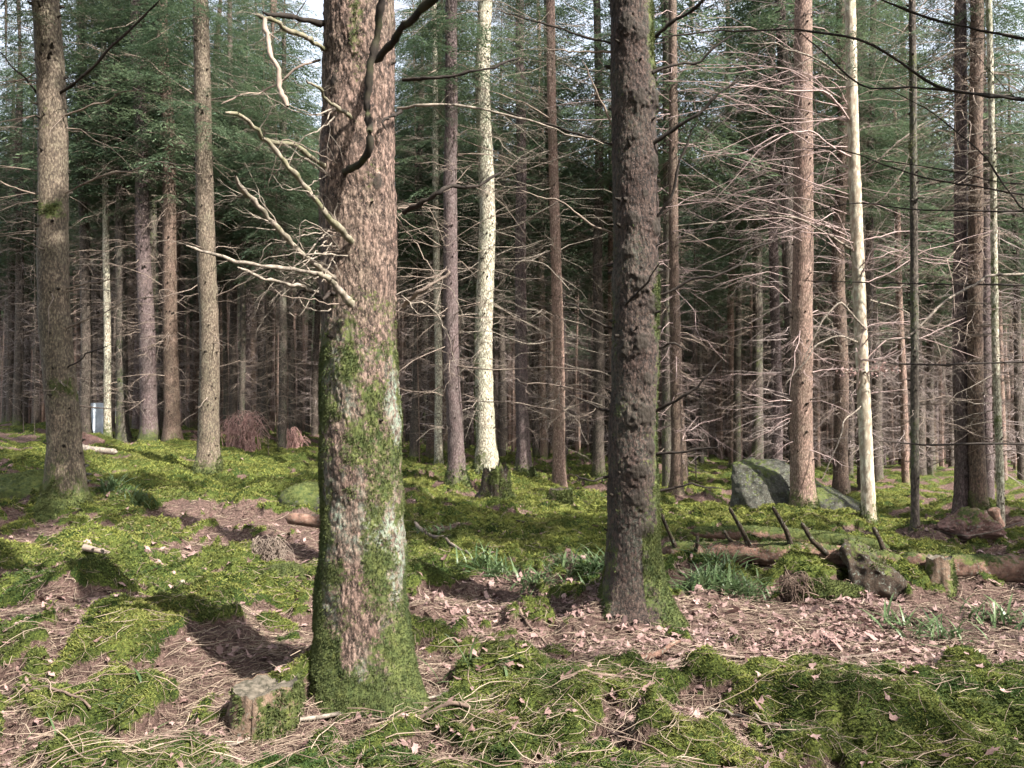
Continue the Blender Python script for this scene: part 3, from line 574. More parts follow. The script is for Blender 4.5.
for pts, rp, tw in [
  ([(612, 145, 0), (580, 134, 0), (540, 119, .1), (492, 104, .2)], (2.0, 1.0), 4), ([(612, 44, 0), (560, 28, .1), (500, 12, .1)], (1.8, .8), 4), ([(612, 52, 0), (570, 52, .1), (545, 46, .1)], (1.6, .8), 2),
  ([(612, 125, 0), (598, 95, -.1), (582, 60, -.2)], (1.6, .8), 1), ([(654, 38, 0), (672, 22, -.1), (694, 8, -.2), (720, -16, -.3)], (2.6, 2), 2), ([(652, 145, -.1), (680, 126, -.2), (710, 100, -.3), (742, 78, -.3)], (3, 1.5), 5),
  ([(654, 222, -.1), (672, 196, -.2), (680, 160, -.2), (700, 120, -.3)], (2.4, 1), 3), ([(654, 298, 0), (700, 282, -.1), (745, 262, -.1), (775, 240, 0)], (2.0, 1.0), 4), ([(652, 72, -.1), (700, 56, -.1), (735, 34, -.1)], (2.2, 1.4), 3),
  ([(652, 415, -.05), (680, 398, -.2), (705, 378, -.3), (725, 358, -.3)], (2.4, 1.1), 2), ([(652, 455, -.05), (690, 452, -.2), (724, 444, -.3)], (2.0, .9), 2), ([(652, 492, 0), (690, 486, -.1), (722, 488, -.1)], (2, 1), 2),
  ([(612, 412, 0), (590, 404, 0), (572, 396, 0)], (2, .8), 2), ([(614, 330, 0), (590, 318, -.1), (562, 300, 0)], (2, .8), 3), ([(612, 475, 0), (590, 482, -.1), (575, 474, 0)], (2, .8), 1), ([(612, 232, 0), (590, 225, 0), (560, 200, 0), (520, 190, .1)], (1.6, .6), 3),
  ([(652, 350, 0), (672, 344, -.1), (692, 352, -.1)], (1.8, .8), 2), ([(625, 305, -.2), (645, 285, -.4), (660, 262, -.5)], (1.8, .8), 1), ([(612, 400, 0), (560, 385, .2), (500, 382, .4)], (1.5, .6), 3)]:
    pix_branch(r1_, B1, pts, rp, Y1, M['twigdark'] if rp[0] > 1.7 else M['twig'], 'branch', tw=tw, tl=.25)
# long thin bare branches reaching between the trunks
for k_, pts, rp, mm_, tw in [
  (2, [(56, 96, 0), (80, 80, -.2), (115, 45, -.4), (160, 0, -.6)], (2.2, 1.1), 'twigdark', 3), (2, [(58, 118, 0), (85, 108, -.2), (120, 92, -.4), (140, 90, -.5)], (1.4, .6), 'twig', 3), (2, [(40, 98, 0), (20, 70, -.2), (-10, 45, -.4)], (1.5, .8), 'twigdark', 2),
  (2, [(60, 196, 0), (100, 176, -.2), (150, 160, -.5), (200, 168, -.7)], (1.4, .5), 'twig', 4), (2, [(58, 292, 0), (90, 282, -.2), (128, 276, -.3)], (1.3, .5), 'twig', 3), (2, [(58, 332, 0), (90, 318, -.3), (130, 300, -.5), (170, 296, -.6)], (1.3, .5), 'twig', 4), (2, [(42, 196, 0), (20, 190, -.2), (-10, 176, -.3)], (1.3, .7), 'twig', 3),
  (2, [(60, 372, 0), (85, 355, -.3), (112, 344, -.5)], (1.3, .5), 'twigdark', 2), (3, [(208, 100, 0), (240, 96, -.3), (300, 92, -.6)], (1.2, .6), 'twigpale', 2), (3, [(200, 98, 0), (180, 86, -.2), (150, 60, -.4), (120, 52, -.5)], (1.2, .5), 'twig', 4), (3, [(212, 298, 0), (240, 285, -.2), (270, 270, -.4)], (1.1, .5), 'twig', 3),
  (13, [(492, 180, 0), (530, 170, -.5), (580, 150, -1), (610, 140, -1.4)], (.9, .45), 'twigpale', 4), (13, [(492, 232, 0), (520, 225, -.4), (560, 200, -.8), (600, 196, -1.2)], (.9, .4), 'twigpale', 4), (13, [(490, 296, 0), (520, 260, -.4), (545, 262, -.6), (570, 290, -.8)], (1.1, .4), 'twigpale', 4), (13, [(480, 70, 0), (450, 62, -.5), (420, 78, -1)], (.9, .4), 'twig', 4),
  (17, [(556, 340, 0), (530, 345, -.3), (490, 330, -.6), (440, 335, -1)], (.8, .4), 'twigpale', 4), (17, [(557, 410, 0), (590, 402, -.3), (608, 408, -.4)], (.8, .4), 'twigpale', 2), (17, [(552, 120, 0), (520, 100, -.5), (470, 85, -1)], (.9, .4), 'twig', 4), (12, [(453, 365, 0), (490, 370, -.6), (550, 366, -1.2), (604, 372, -1.8)], (.9, .4), 'twig', 5), (12, [(452, 402, 0), (500, 402, -.5), (560, 410, -1)], (.8, .4), 'twig', 4)]:
    rt_, _, _, Bt, *_u = TREE_OBJ[k_]; pix_branch(rt_, Bt, pts, rp, Bt[1], M[mm_], 'branch', tw=tw, tl=.25)
# pale tree: long curving bare branches
k = 25; rp_, axp, rgp, Bp, radp, zvp, Hp = TREE_OBJ[k]; Yp = Bp[1]
for pts, rp, tw in [
  ([(850, 82, 0), (830, 68, -.2), (806, 55, -.4), (780, 38, -.6), (740, 44, -.6)], (1.4, .6), 8), ([(851, 122, 0), (838, 104, -.2), (824, 90, -.3), (780, 92, -.5), (725, 88, -.6), (700, 84, -.6)], (1.6, .6), 10),
  ([(853, 158, 0), (835, 150, -.2), (812, 130, -.3), (775, 135, -.5), (740, 158, -.5), (700, 150, -.5)], (1.5, .5), 12), ([(852, 250, 0), (828, 234, -.2), (800, 218, -.4), (765, 215, -.4), (720, 222, -.5), (672, 226, -.5)], (1.6, .6), 9),
  ([(856, 175, 0), (880, 160, -.2), (900, 140, -.3), (930, 120, -.2)], (1.3, .5), 7), ([(866, 330, -.1), (840, 300, -.2), (822, 320, -.3), (800, 370, -.3)], (1.4, .5), 8), ([(862, 344, 0), (840, 335, -.2), (815, 345, -.3), (785, 385, -.3)], (1.3, .5), 9),
  ([(868, 372, -.1), (885, 369, -.2), (896, 374, -.2)], (1.0, .5), 4), ([(866, 372, -.1), (855, 370, -.15), (843, 374, -.2)], (1.0, .5), 4), ([(864, 322, 0), (880, 300, -.2), (910, 285, -.4), (930, 300, -.4)], (1.2, .5), 8),
  ([(868, 400, 0), (845, 420, -.2), (835, 450, -.3), (822, 480, -.3)], (1.1, .5), 5), ([(858, 210, 0), (882, 200, -.2), (905, 170, -.3), (915, 130, -.3)], (1.1, .4), 7), ([(870, 300, 0), (905, 310, .2), (938, 345, .3), (950, 400, .3)], (1.1, .4), 8)]:
    pix_branch(rp_, Bp, pts, rp, Yp, M['twigpale'] if tw < 10 else M['twigrose'], 'branch', tw=tw, tl=.38)
for q in range(34):                          # haze of fine rosy twigs left of the pale stem
    x0, y0_ = rgp.uniform(690, 835), rgp.uniform(55, 235); L = rgp.uniform(25, 80); a = rgp.uniform(-.5, .5)
    if q > 20: x0, y0_ = rgp.uniform(840, 930), rgp.uniform(230, 400)
    z = rgp.uniform(-.7, .3); sgn = 1 if x0 < 850 else -1; xe = x0 + sgn * rgp.uniform(20, 60)
    pts = [(850 + (y0_ > 200) * 6, y0_ + rgp.uniform(10, 50), 0), ((850 + x0) / 2, y0_ + rgp.uniform(-10, 30), z * .6), (x0, y0_, z), (x0 - sgn * L, y0_ + a * L, z)]
    pix_branch(rp_, Bp, pts, (.8, .35), Yp, M['twigrose'], 'twig', tw=9, tl=.3)

# spruce just outside the frame on the right whose long dark dead branches cross the picture
q = np.array([6.0, 7.4, 0.]); q[2] = ter0(q[0:1], q[1:2])[0]; rgx = np.random.default_rng(77)
rx = empty('spruce_tree', q, 'spruce outside the right edge whose long dark branches reach across the picture', 'tree')
mb = MB(); axx = trunk(mb, q, q + np.array([0, 0, 8.]), 19, .2, rgx, 'foot', 28, .06, .9, None, 91, .003); mb.build('trunk', M['darkthin'], rx, origin=q)
for zz_, pts, rp, tw in [
  (0, [(1100, 108), (1024, 97), (960, 92), (905, 84), (860, 84), (800, 32), ], (2.6, .8), 6), (0, [(1110, 110), (1024, 98, 0), (930, 88, -.2), (860, 40, -.3), (800, 28, -.4), (720, 30, -.5), (655, 38, -.5)], (2.4, 1.0), 8),
  (0, [(1100, 200), (1024, 195), (960, 183), (900, 165), (850, 152), (800, 150)], (1.8, .6), 7), (0, [(1100, 205), (1024, 212), (940, 210), (870, 208), (800, 214)], (1.6, .6), 5), (0, [(1100, 260), (1024, 276), (985, 275), (945, 300, -.3), (905, 342, -.4), (872, 338, -.4)], (2.4, 1.2), 8),
  (0, [(1100, 290), (1024, 285), (930, 284), (850, 282), (800, 280)], (1.7, .6), 4), (0, [(1100, 360), (1024, 362), (940, 365), (890, 364)], (2.0, 1.0), 5), (0, [(1100, 440), (1024, 444), (950, 445), (880, 441)], (1.9, 1.0), 3), (0, [(1100, 150), (1024, 190), (960, 172), (880, 160)], (1.3, .6), 5),
  (0, [(1100, 500), (1024, 520), (980, 540), (940, 532)], (1.2, .5), 3), (0, [(1110, 60), (1024, 40), (930, 20), (860, -10)], (2.2, 1.2), 6), (0, [(1100, 240), (1024, 214), (980, 150), (930, 110), (890, 90)], (1.5, .6), 6)]:
    pts = [(*p_[:2], p_[2] if len(p_) > 2 else 0) for p_ in pts]
    e = P(pts[0][0], pts[0][1], q[1]); c, r = axx(np.array(max(.6, e[2] - q[2] - .1)))
    pm = 'twigpale' if pts[1][1] == 276 else 'twigdark'
    W0 = (c[0] / c[1] * FPX + 512); pts[0] = (W0, pts[0][1], 0); pix_branch(rx, q, pts, rp, q[1], M[pm], 'branch', tw=tw, tl=.22)
# a mirrored neighbour on the left edge
# ------------------------------------------------------------------ unseen trees added around the viewpoint only to shade the floor
rgo = np.random.default_rng(404); OFF = []; tries = 0
while len(OFF) < 44 and tries < 4000:
    tries += 1; x, y = rgo.uniform(-11, 22), rgo.uniform(-16, 10)
    if y > -1.5 and abs(x) < .72 * max(y, 0) + 1.8: continue
    if x * x + y * y < 5: continue
    if any((x - a) ** 2 + (y - b) ** 2 < 4.4 for a, b in OFF): continue
    pt_ = np.stack([np.full(16, x), np.full(16, y), np.linspace(.5, 12, 16)], 1)
    if sunny(pt_, -.05).any(): continue
    if min((x - b[0][0]) ** 2 + (y - b[0][1]) ** 2 for b in BASES) < 3: continue
    OFF.append((x, y))
for i, (x, y) in enumerate(OFF):
    b = np.array([x, y, float(ter0(np.array([x]), np.array([y]))[0])]); H = rgo.uniform(16, 21); rad = rgo.uniform(.13, .22)
    root = empty('spruce_tree', b, 'unseen tall spruce added outside the picture to shade the forest floor', 'tree', 'spruces added around the viewpoint for shade')
    mb = MB(); ax = trunk(mb, b, b + np.array([0, 0, 6.]), H, rad, rgo, 'foot', 12, .4, .9, None, 200 + i, 0); mb.build('trunk', M['greybrown'], root, origin=b)
    pts = crown_pts(rgo, H, rgo.uniform(6.0, 7.5), 2.3, .5, 4); c, r = ax(pts[:, 0]); az, el, L = pts[:, 1], pts[:, 2], pts[:, 3]
    mid = c + np.stack([np.cos(az), np.sin(az), 0 * az], 1) * (L * .5)[:, None]; keep = ~(sunny(mid, .25) | sunny(mid + .3 * (mid - c), .25) | sunny(.6 * c + .4 * mid, .1)); cr = MB()
    boughs(cr, rgo, c[keep], az[keep], el[keep], L[keep], BC, rgo.uniform(.1, .9, keep.sum())); cr.build('crown', M['needle'], root, smooth=False, origin=b)

# ------------------------------------------------------------------ the stand behind: prototypes, then copies
def make_proto(seed, rad, H, z0, mt, style, green, twm, ndead=90, Ld=1.6):
    rng = np.random.default_rng(seed); root = empty('spruce_tree', (0, 0, 0), 'x', 'tree'); o0 = np.zeros(3)
    mb = MB(); ax = trunk(mb, o0, np.array([rng.uniform(-.15, .15), 0, 8.]), H, rad, rng, style, 12, .12, .7, None, seed, .002); stubs(mb, ax, rng, .5, 9, 50, max(rad, .1)); mb.build('trunk', M[mt], root)
    pts = crown_pts(rng, H + 2, z0 + .9, 2.2, .40, green + 1); c, r = ax(pts[:, 0]); cr = MB(); boughs(cr, rng, c, pts[:, 1], pts[:, 2], pts[:, 3], BF, rng.uniform(0, 1, len(pts))); cr.build('crown', M['needle'], root, smooth=False)
    m_ = MB()
    for b in gen_dead(rng, ax, rad, .8, z0 + 4, int(ndead * 1.8), Ld * 1.15, .010, 8, 2): add_all(m_, b)
    m_.build('dead_branchwork', M[twm], root); return root
protos = [make_proto(1, .16, 18, 7.2, 'darkthin', '', 4, 'twigfar'), make_proto(2, .19, 20, 8.5, 'brown', 'foot', 4, 'twigfar', 100), make_proto(3, .12, 15, 6.2, 'darkthin', 'full', 4, 'twig', 80, 1.4),
          make_proto(4, .15, 17, 7.8, 'purple', '', 4, 'twigfar', 110), make_proto(5, .10, 13, 5.2, 'pink', 'foot', 3, 'twigfar', 70, 1.3), make_proto(6, .14, 14, 4.6, 'darkthin', 'foot', 5, 'twigfar', 60)]
BX = [(b[0][0], b[0][1]) for b in BASES]
rgf = np.random.default_rng(31); FAR = []; tries = 0
while len(FAR) < 255 and tries < 60000:
    tries += 1; y = 17 + 55 * rgf.random() ** .9; x = rgf.uniform(-.74, .74) * (y + 3); u = x / y
    if u < -.68 and rgf.random() < .5: continue          # bright opening at the left edge
    if u < -.45 and y < 28 and rgf.random() < .45: continue
    if u < .1 and y < 24 and rgf.random() < .6: continue
    if any((x - a) ** 2 + (y - b) ** 2 < (1.2 if u > .1 else 2.2) for a, b in [f[:2] for f in FAR] + BX): continue
    px_ = 512 + u * FPX
    if y < 26 and any(abs(px_ - t[0]) < t[3] * .5 + 7 and BASES[i][0][1] > y for i, t in enumerate(TREES)): continue
    wr = .14 / y * FPX; seen = np.ones(9, bool); xx_ = px_ + np.linspace(-.9, .9, 9) * wr
    for fx, fy in FAR:
        o_ = abs(xx_ - (512 + fx / fy * FPX)) < .15 / fy * FPX
        if fy < y: seen &= ~o_
    for i_, t in enumerate(TREES):
        if BASES[i_][0][1] < y: seen &= ~(abs(xx_ - (t[0] + (t[2] - t[0]) * .25)) < t[3] * .5)
    if seen.mean() < .3 or abs(px_ - 512) > 520: continue
    if any(abs(px_ - (512 + fx / fy * FPX)) < .06 / fy * FPX + wr * .4 and fy > y for fx, fy in FAR): continue
    FAR.append((x, y))
used = set()
MARK = [(-99, 'the left picture edge'), (52, 'the left grey-brown spruce'), (144, 'the mauve-grey spruce'), (204, 'the straight grey-brown spruce'), (360, 'the thickest trunk'), (453, 'the mauve-brown spruce'), (486, 'the bright whitish trunk'), (558, 'the spruce on the stump'), (634, 'the dark-barked spruce'),
        (676, 'the light brown slim spruce'), (758, 'the dark trunk behind the boulder'), (806, 'the rosy-brown spruce'), (866, 'the cream-white tree'), (916, 'the very thin dark spruce'), (980, 'the stoutest spruce near the right edge'), (9999, 'the right picture edge')]
KIND = ['dark', 'brown', 'thin mossy', 'mauve-grey', 'thin rosy', 'low-branched dark']
def ordn(n): return {1: 'first', 2: 'second', 3: 'third', 4: 'fourth', 5: 'fifth', 6: 'sixth', 7: 'seventh', 8: 'eighth', 9: 'ninth', 10: 'tenth', 11: 'eleventh', 12: 'twelfth', 13: 'thirteenth', 14: 'fourteenth', 15: 'fifteenth'}.get(n) or f"{n}{'th' if 10 < n % 100 < 14 else {1: 'st', 2: 'nd', 3: 'rd'}.get(n % 10, 'th')}"
FAR.sort(key=lambda f: f[0] / f[1]); cntg = {}
for i, (x, y) in enumerate(FAR):
    u = x / y; pi = rgf.integers(6) if u > -.1 else rgf.choice([0, 1, 2, 3, 5, 5])
    z = float(ter0(np.array([x]), np.array([y]))[0]); s = rgf.uniform(.8, 1.2)
    if pi not in used: root = protos[pi]; used.add(pi)
    else:
        root = protos[pi].copy(); COL.objects.link(root)
        for ch in list(protos[pi].children): c_ = ch.copy(); COL.objects.link(c_); c_.parent = root
    root.location = (x, y, z - .05); root.rotation_euler = (rgf.normal(0, .012), rgf.normal(-.008, .014), rgf.uniform(0, 6.28)); root.scale = (s, s, s * rgf.uniform(.95, 1.1))
    px_ = 512 + u * FPX; gi = max(j for j in range(len(MARK)) if MARK[j][0] <= px_); cntg[gi] = cntg.get(gi, 0) + 1
    far_ = 'far' if y > 42 else 'distant'
    if gi == 0: root['label'] = f"{KIND[pi]} trunk of the {far_} stand, {ordn(cntg[gi])} from the left picture edge"
    else: root['label'] = f"{KIND[pi]} {far_} trunk, {ordn(cntg[gi])} going right from {MARK[gi][1]}"
    root['group'] = 'spruces of the crowded stand behind'
# far wood reading as one mass
rgw = np.random.default_rng(55); mb = MB(); nfw = 640; base = []
while len(base) < nfw:
    y = rgw.uniform(78, 115); x = rgw.uniform(-.9, .9) * y
    if -.74 < x / y < -.62: continue
    base.append((x, y))
base = np.array(base); zb = ter0(base[:, 0], base[:, 1]); tt = np.linspace(0, 1, 5); H = rgw.uniform(22, 33, nfw)
Pt = np.stack([np.repeat(base[:, :1], 5, 1), np.repeat(base[:, 1:], 5, 1), zb[:, None] + H[:, None] * tt[None] - .2], -1); V, F = tubes(Pt, rgw.uniform(.1, .2, nfw)[:, None] * (1 - .8 * tt)[None], 6); mb.add(V, F, 0)
npl = 900; yp = rgw.uniform(42, 80, npl); xp = rgw.uniform(-.7, .72, npl) * yp; zp = ter0(xp, yp); hp = rgw.uniform(13, 18, npl)
Pt = np.stack([xp[:, None] + rgw.normal(0, .15, (npl, 5)) * tt, np.repeat(yp[:, None], 5, 1), zp[:, None] + hp[:, None] * tt[None] - .2], -1); V, F = tubes(Pt, rgw.uniform(.08, .17, npl)[:, None] * (1 - .7 * tt)[None], 6); mb.add(V, F, 2)
bigb = bough_proto(99, 5, 2, .35, .16)
n = len(bigb)
for i in range(nfw):
    m_ = 58; z = zb[i] + H[i] * rgw.uniform(.08, 1, m_) ** .8; az = rgw.uniform(0, 6.3, m_); L = rgw.uniform(1.5, 3., m_)
    c, s = np.cos(az), np.sin(az); v = bigb.reshape(-1, 3)[None] * L[:, None, None]
    Vx = base[i, 0] + v[..., 0] * c[:, None] - v[..., 1] * s[:, None]; Vy = base[i, 1] + v[..., 0] * s[:, None] + v[..., 1] * c[:, None]; Vz = z[:, None] + v[..., 2]
    mb.add(np.stack([Vx, Vy, Vz], -1).reshape(-1, 3), np.arange(m_ * n * 4).reshape(-1, 4), 1, tint=np.repeat(rgw.uniform(0, .8, m_), n * 4))
tag(mb.build('distant_forest', [M['darkthin'], M['needle'], M['pink']], smooth=False), 'far-off spruce wood closing the view behind the stand', 'forest', None, 'stuff')

# ------------------------------------------------------------------ rocks, stumps, logs
def rock(name, c, size, seed, m, label, cat, rot=0., sub=5, amp=.25, moss=.5, mossdir=(0, 0, 1), cuts=6, squash=1.):
    bm = bmesh.new(); bmesh.ops.create_icosphere(bm, subdivisions=sub, radius=1); bm.verts.ensure_lookup_table()
    V = np.array([v.co[:] for v in bm.verts]); F = np.array([[v.index for v in f.verts] for f in bm.faces]); bm.free()
    rng = np.random.default_rng(seed)
    for _ in range(cuts):
        n = rng.normal(0, 1, 3); n /= np.linalg.norm(n); h = rng.uniform(.55, .85); d = V @ n; V = V - np.maximum(d - h, 0)[:, None] * n * .9
    nrm = V / np.linalg.norm(V, axis=1, keepdims=True); V = V * (1 + amp * fbm(V * 1.6 + seed, 4, seed)[:, None] * .6 + amp * .12 * vn(V * 14 + seed, seed + 5)[:, None])
    ms = moss + .5 * (nrm @ np.array(mossdir)) + .3 * fbm(V * 2 + seed, 3, 3)
    V = V * np.array(size); ca, sa = math.cos(rot), math.sin(rot); V = np.c_[V[:, 0] * ca - V[:, 1] * sa, V[:, 0] * sa + V[:, 1] * ca, V[:, 2]]
    o = MB().add(V, F, moss=np.clip(ms, 0, 1)).build(name, m); o.location = tuple(c); return tag(o, label, cat)
def prism_rock(name, top_px, Y0, thick, m, label, cat, seed, moss=.5):
    pass
# big boulder: steep left face, ridge falling to the right
Yb = at(770, 512)[1] - .55
def hull_rock(name, pts, m, label, cat, seed, sub=5, moss=.10, amp=.055, mdir=(0, 0, 1)):
    bm = bmesh.new(); [bm.verts.new(p) for p in pts]; r = bmesh.ops.convex_hull(bm, input=bm.verts)
    bmesh.ops.triangulate(bm, faces=bm.faces)
    for _ in range(sub): bmesh.ops.subdivide_edges(bm, edges=bm.edges[:], cuts=1, use_grid_fill=True); 
    for _ in range(1): bmesh.ops.smooth_vert(bm, verts=bm.verts, factor=.5, use_axis_x=True, use_axis_y=True, use_axis_z=True)
    bmesh.ops.triangulate(bm, faces=bm.faces); bm.normal_update(); bm.verts.index_update()
    V = np.array([v.co[:] for v in bm.verts]); Nn = np.array([v.normal[:] for v in bm.verts]); F = np.array([[v.index for v in f.verts] for f in bm.faces]); bm.free()
    V = V + Nn * (amp * 2 * fbm(V * 1.8 + seed, 4, seed) + amp * .5 * vn(V * 12, seed + 3))[:, None]
    ms = moss + .45 * (Nn @ np.array(mdir)) + .35 * fbm(V * 2.2 + seed, 3, 4); c = V.mean(0); o = MB().add(V - c, F, moss=np.clip(ms, 0, 1)).build(name, m); o.location = tuple(c); return tag(o, label, cat)
hull_rock('boulder', [P(734, 522, Yb), P(733, 463, Yb + .2), P(748, 457, Yb + .8), P(778, 459, Yb + .9), P(818, 478, Yb + .6), P(822, 526, Yb + .1), P(775, 520, Yb - .3), P(748, 505, Yb - .2), P(745, 500, Yb + 1.3), P(800, 500, Yb + 1.4), P(772, 475, Yb + .1)],
          M['rock'], 'big angular grey boulder with mossy top left of the rosy-brown spruce', 'boulder', 3)
hull_rock('rock_slab', [P(796, 476, Yb + .6), P(834, 487, Yb + .4), P(874, 508, Yb + .1), P(876, 532, Yb - .2), P(796, 526, Yb - .2), P(806, 496, Yb - .1), P(850, 515, Yb + 1.1), P(802, 500, Yb + 1.1)], M['rock'],
          'low sloping stone slab between the rosy-brown and cream-white trees', 'rock', 4, 4, .2)
q = at(970, 542); rock('boulder', (q[0], q[1] + .1, q[2] + .12), (.40, .34, .26), 7, M['redrock'], 'reddish brown low boulder near the right edge', 'boulder', .2, 5, .8, .05, cuts=12)
q = at(305, 512); rock('boulder', (q[0], q[1] + .2, q[2] + .10), (.42, .4, .30), 9, M['rock'], 'moss-capped grey stone just left of the thickest trunk', 'boulder', .3, 4, .3, .45)
q = at(12, 505); rock('boulder', (q[0] - .05, q[1] + .4, q[2] + .14), (.72, .55, .42), 11, M['darkwood'], 'dark mossy stone heap at the left edge', 'boulder', .3, 4, .4, .6)
q = at(75, 445); rock('boulder', (q[0] + .1, q[1] + .2, q[2] + .12), (.55, .4, .32), 13, M['redrock'], 'brown rough stone beneath the pale concrete block', 'boulder', .1, 4, .3, .1)
q = at(850, 600); rock('rock', (q[0] - .18, q[1] + .1, q[2] + .04), (.35, .16, .12), 15, M['darkwood'], 'low dark mossy lump in front of the fallen log', 'rock', .1, 4, .3, .75)
q = at(285, 580); rock('rock', (q[0], q[1] + .1, q[2] + .02), (.24, .13, .10), 17, M['rock'], 'flat mossy stone between the thin tufts and the thickest trunk', 'rock', .1, 4, .3, .8)
q = at(306, 522); 
# concrete block and posts at far left
q = at(98, 436); b_ = MB()
def boxv(c, s):
    x, y, z = s; v = np.array([[i, j, k] for i in (-x, x) for j in (-y, y) for k in (-z, z)]) / 2 + np.array(c); return v, np.array([[0, 1, 3, 2], [4, 6, 7, 5], [0, 4, 5, 1], [2, 3, 7, 6], [0, 2, 6, 4], [1, 5, 7, 3]])
def bev(mb, c, s, m=0, b=.02):
    bm = bmesh.new(); bmesh.ops.create_cube(bm, size=1); [setattr(v, 'co', Vector((v.co.x * s[0], v.co.y * s[1], v.co.z * s[2]))) for v in bm.verts]
    bmesh.ops.bevel(bm, geom=bm.edges[:], offset=b, segments=2, affect='EDGES'); bmesh.ops.triangulate(bm, faces=bm.faces); bm.verts.index_update()
    V = np.array([v.co[:] for v in bm.verts]) + np.array(c); F = np.array([[v.index for v in f.verts] for f in bm.faces]); bm.free(); mb.add(V, F, m)
Yc = q[1] + 1
for (xa, ya, xb, yb), nm, lb in [((90, 403, 108, 436), 'concrete_block', 'pale bluish upright concrete block behind the thin dark spruce at left'), ((66, 390, 75, 436), 'concrete_post', 'narrow pale bluish concrete post left of the upright block'), ((58, 432, 75, 441), 'concrete_slab', 'small grey slab lying beside the grey-brown spruce at left')]:
    a, c_ = P(xa, ya, Yc), P(xb, yb, Yc); m_ = MB(); bev(m_, (0, 0, 0), (c_[0] - a[0], .35, a[2] - c_[2] + .3)); o = m_.build(nm, M['concrete'], smooth=False); o.location = tuple((a + c_) / 2 - np.array([0, 0, .15])); o.rotation_euler[2] = .15; tag(o, lb, 'block')
# stacked flat stones beside the left spruce
for i, (px_, py_, sx_) in enumerate([(79, 481, .34), (80, 474, .30), (80, 466, .32)]):
    q = P(px_, py_, at(79, 485)[1]); o = rock('flat_stone', q, (sx_ * .62, .2, .035), 30 + i, M['rock'], ['lowest of the three flat stones stacked beside the left spruce', 'middle one of the three flat stones stacked beside the left spruce', 'topmost of the three flat stones stacked beside the left spruce'][i], 'stone', .1 * i, 3, .3, -.1)
# stumps
def stump(px_, py_, wpx, hpx, label, m, seed, jag=.0, moss=.6, cut=True, flare=.7, rough=1., slope=0.):
    q = at(px_, py_); d = q[1]; rad = wpx / 2 / FPX * d; h = hpx / FPX * d; rng = np.random.default_rng(seed); root = empty('tree_stump', q + np.array([0, rad, 0]), label, 'stump')
    seg, K = 72, 34; th = np.linspace(0, 2 * math.pi, seg, endpoint=False); tz = np.linspace(0, 1, K); TH, TZ = np.meshgrid(th, tz); cx, sx = np.cos(TH).ravel(), np.sin(TH).ravel()
    topz = h * (1 + jag * vn(np.c_[cx * 2.2 + seed, sx * 2.2], seed) + jag * .5 * vn(np.c_[cx * 7 + seed, sx * 7], seed) + slope * cx); z = -.12 + TZ.ravel() * (topz + .12)
    rr = rad * (1 + flare * np.exp(-np.maximum(z, 0) / (h * .35)) * (.4 + .5 * vn(np.c_[cx * 2 + seed, sx * 2], seed + 1))) * (1 - .12 * z / h); p = np.c_[cx * rad, sx * rad, z]
    rr += rough * rad * (.07 * fbm(p * np.array([14, 14, 4]) + seed, 4, seed + 2) + .05 * vn(np.c_[cx * 9, sx * 9, z * 2], 4)); V = np.c_[cx * rr, sx * rr, z]
    i = np.arange(K - 1)[:, None] * seg; j = np.arange(seg); j2 = (j + 1) % seg; F = np.stack([i + j, i + j2, i + seg + j2, i + seg + j], -1).reshape(-1, 4)
    ms = moss + .5 * fbm(p * 6 + seed, 3, 5) + .25 * cx; MB().add(V, F, moss=np.clip(ms, 0, 1)).build('bark', m, root)
    top = V[-seg:]; rings = [top * np.array([f, f, 1]) + np.array([0, 0, -.006 - (.02 * (1 - f) + (jag * h * .5 * (1 - f)))]) for f in (1., .8, .55, .3, .08)]
    for a_ in rings[1:]: a_[:, 2] = a_[:, 2] * .35 + a_[:, 2].mean() * .65 + rng.normal(0, .004, seg)
    VV = np.concatenate(rings); i = np.arange(4)[:, None] * seg; F = np.stack([i + j, i + j2, i + seg + j2, i + seg + j], -1).reshape(-1, 4)
    mb = MB().add(VV, F, moss=.3); ce = len(VV); mb.add(np.r_[rings[-1], [rings[-1].mean(0)]], np.stack([j, j2, np.full(seg, seg)], 1), moss=.3)
    mb.build('cut_face' if cut else 'broken_top', M['cut'] if cut else M['darkwood'], root); return root
M['stumpbark'] = rockmat('stump_bark', (.09, .06, .04), (.26, .18, .13))
stump(254, 745, 76, 46, 'low sawn stump in front, left of the thickest trunk, with a mossy right side', M['stumpbark'], 3, .10, .50, True, .3, 1.6, .08)
stump(947, 594, 26, 34, 'small mossy sawn stump at the right beside the fallen log', M['stumpbark'], 5, .05, .6)
stump(495, 506, 28, 30, 'jagged dark stump overgrown with moss before the bright whitish trunk', M['darkwood'], 8, .5, .5, False, 1.4, 3)
stump(561, 510, 24, 20, 'low mossy stump carrying the pale brown slim spruce', M['stumpbark'], 9, .05, .8, False, .3)
stump(961, 572, 14, 12, 'tiny brown sawn stump behind the fallen log near the red boulder', M['logwood'], 10, .03, .1, True, .2)
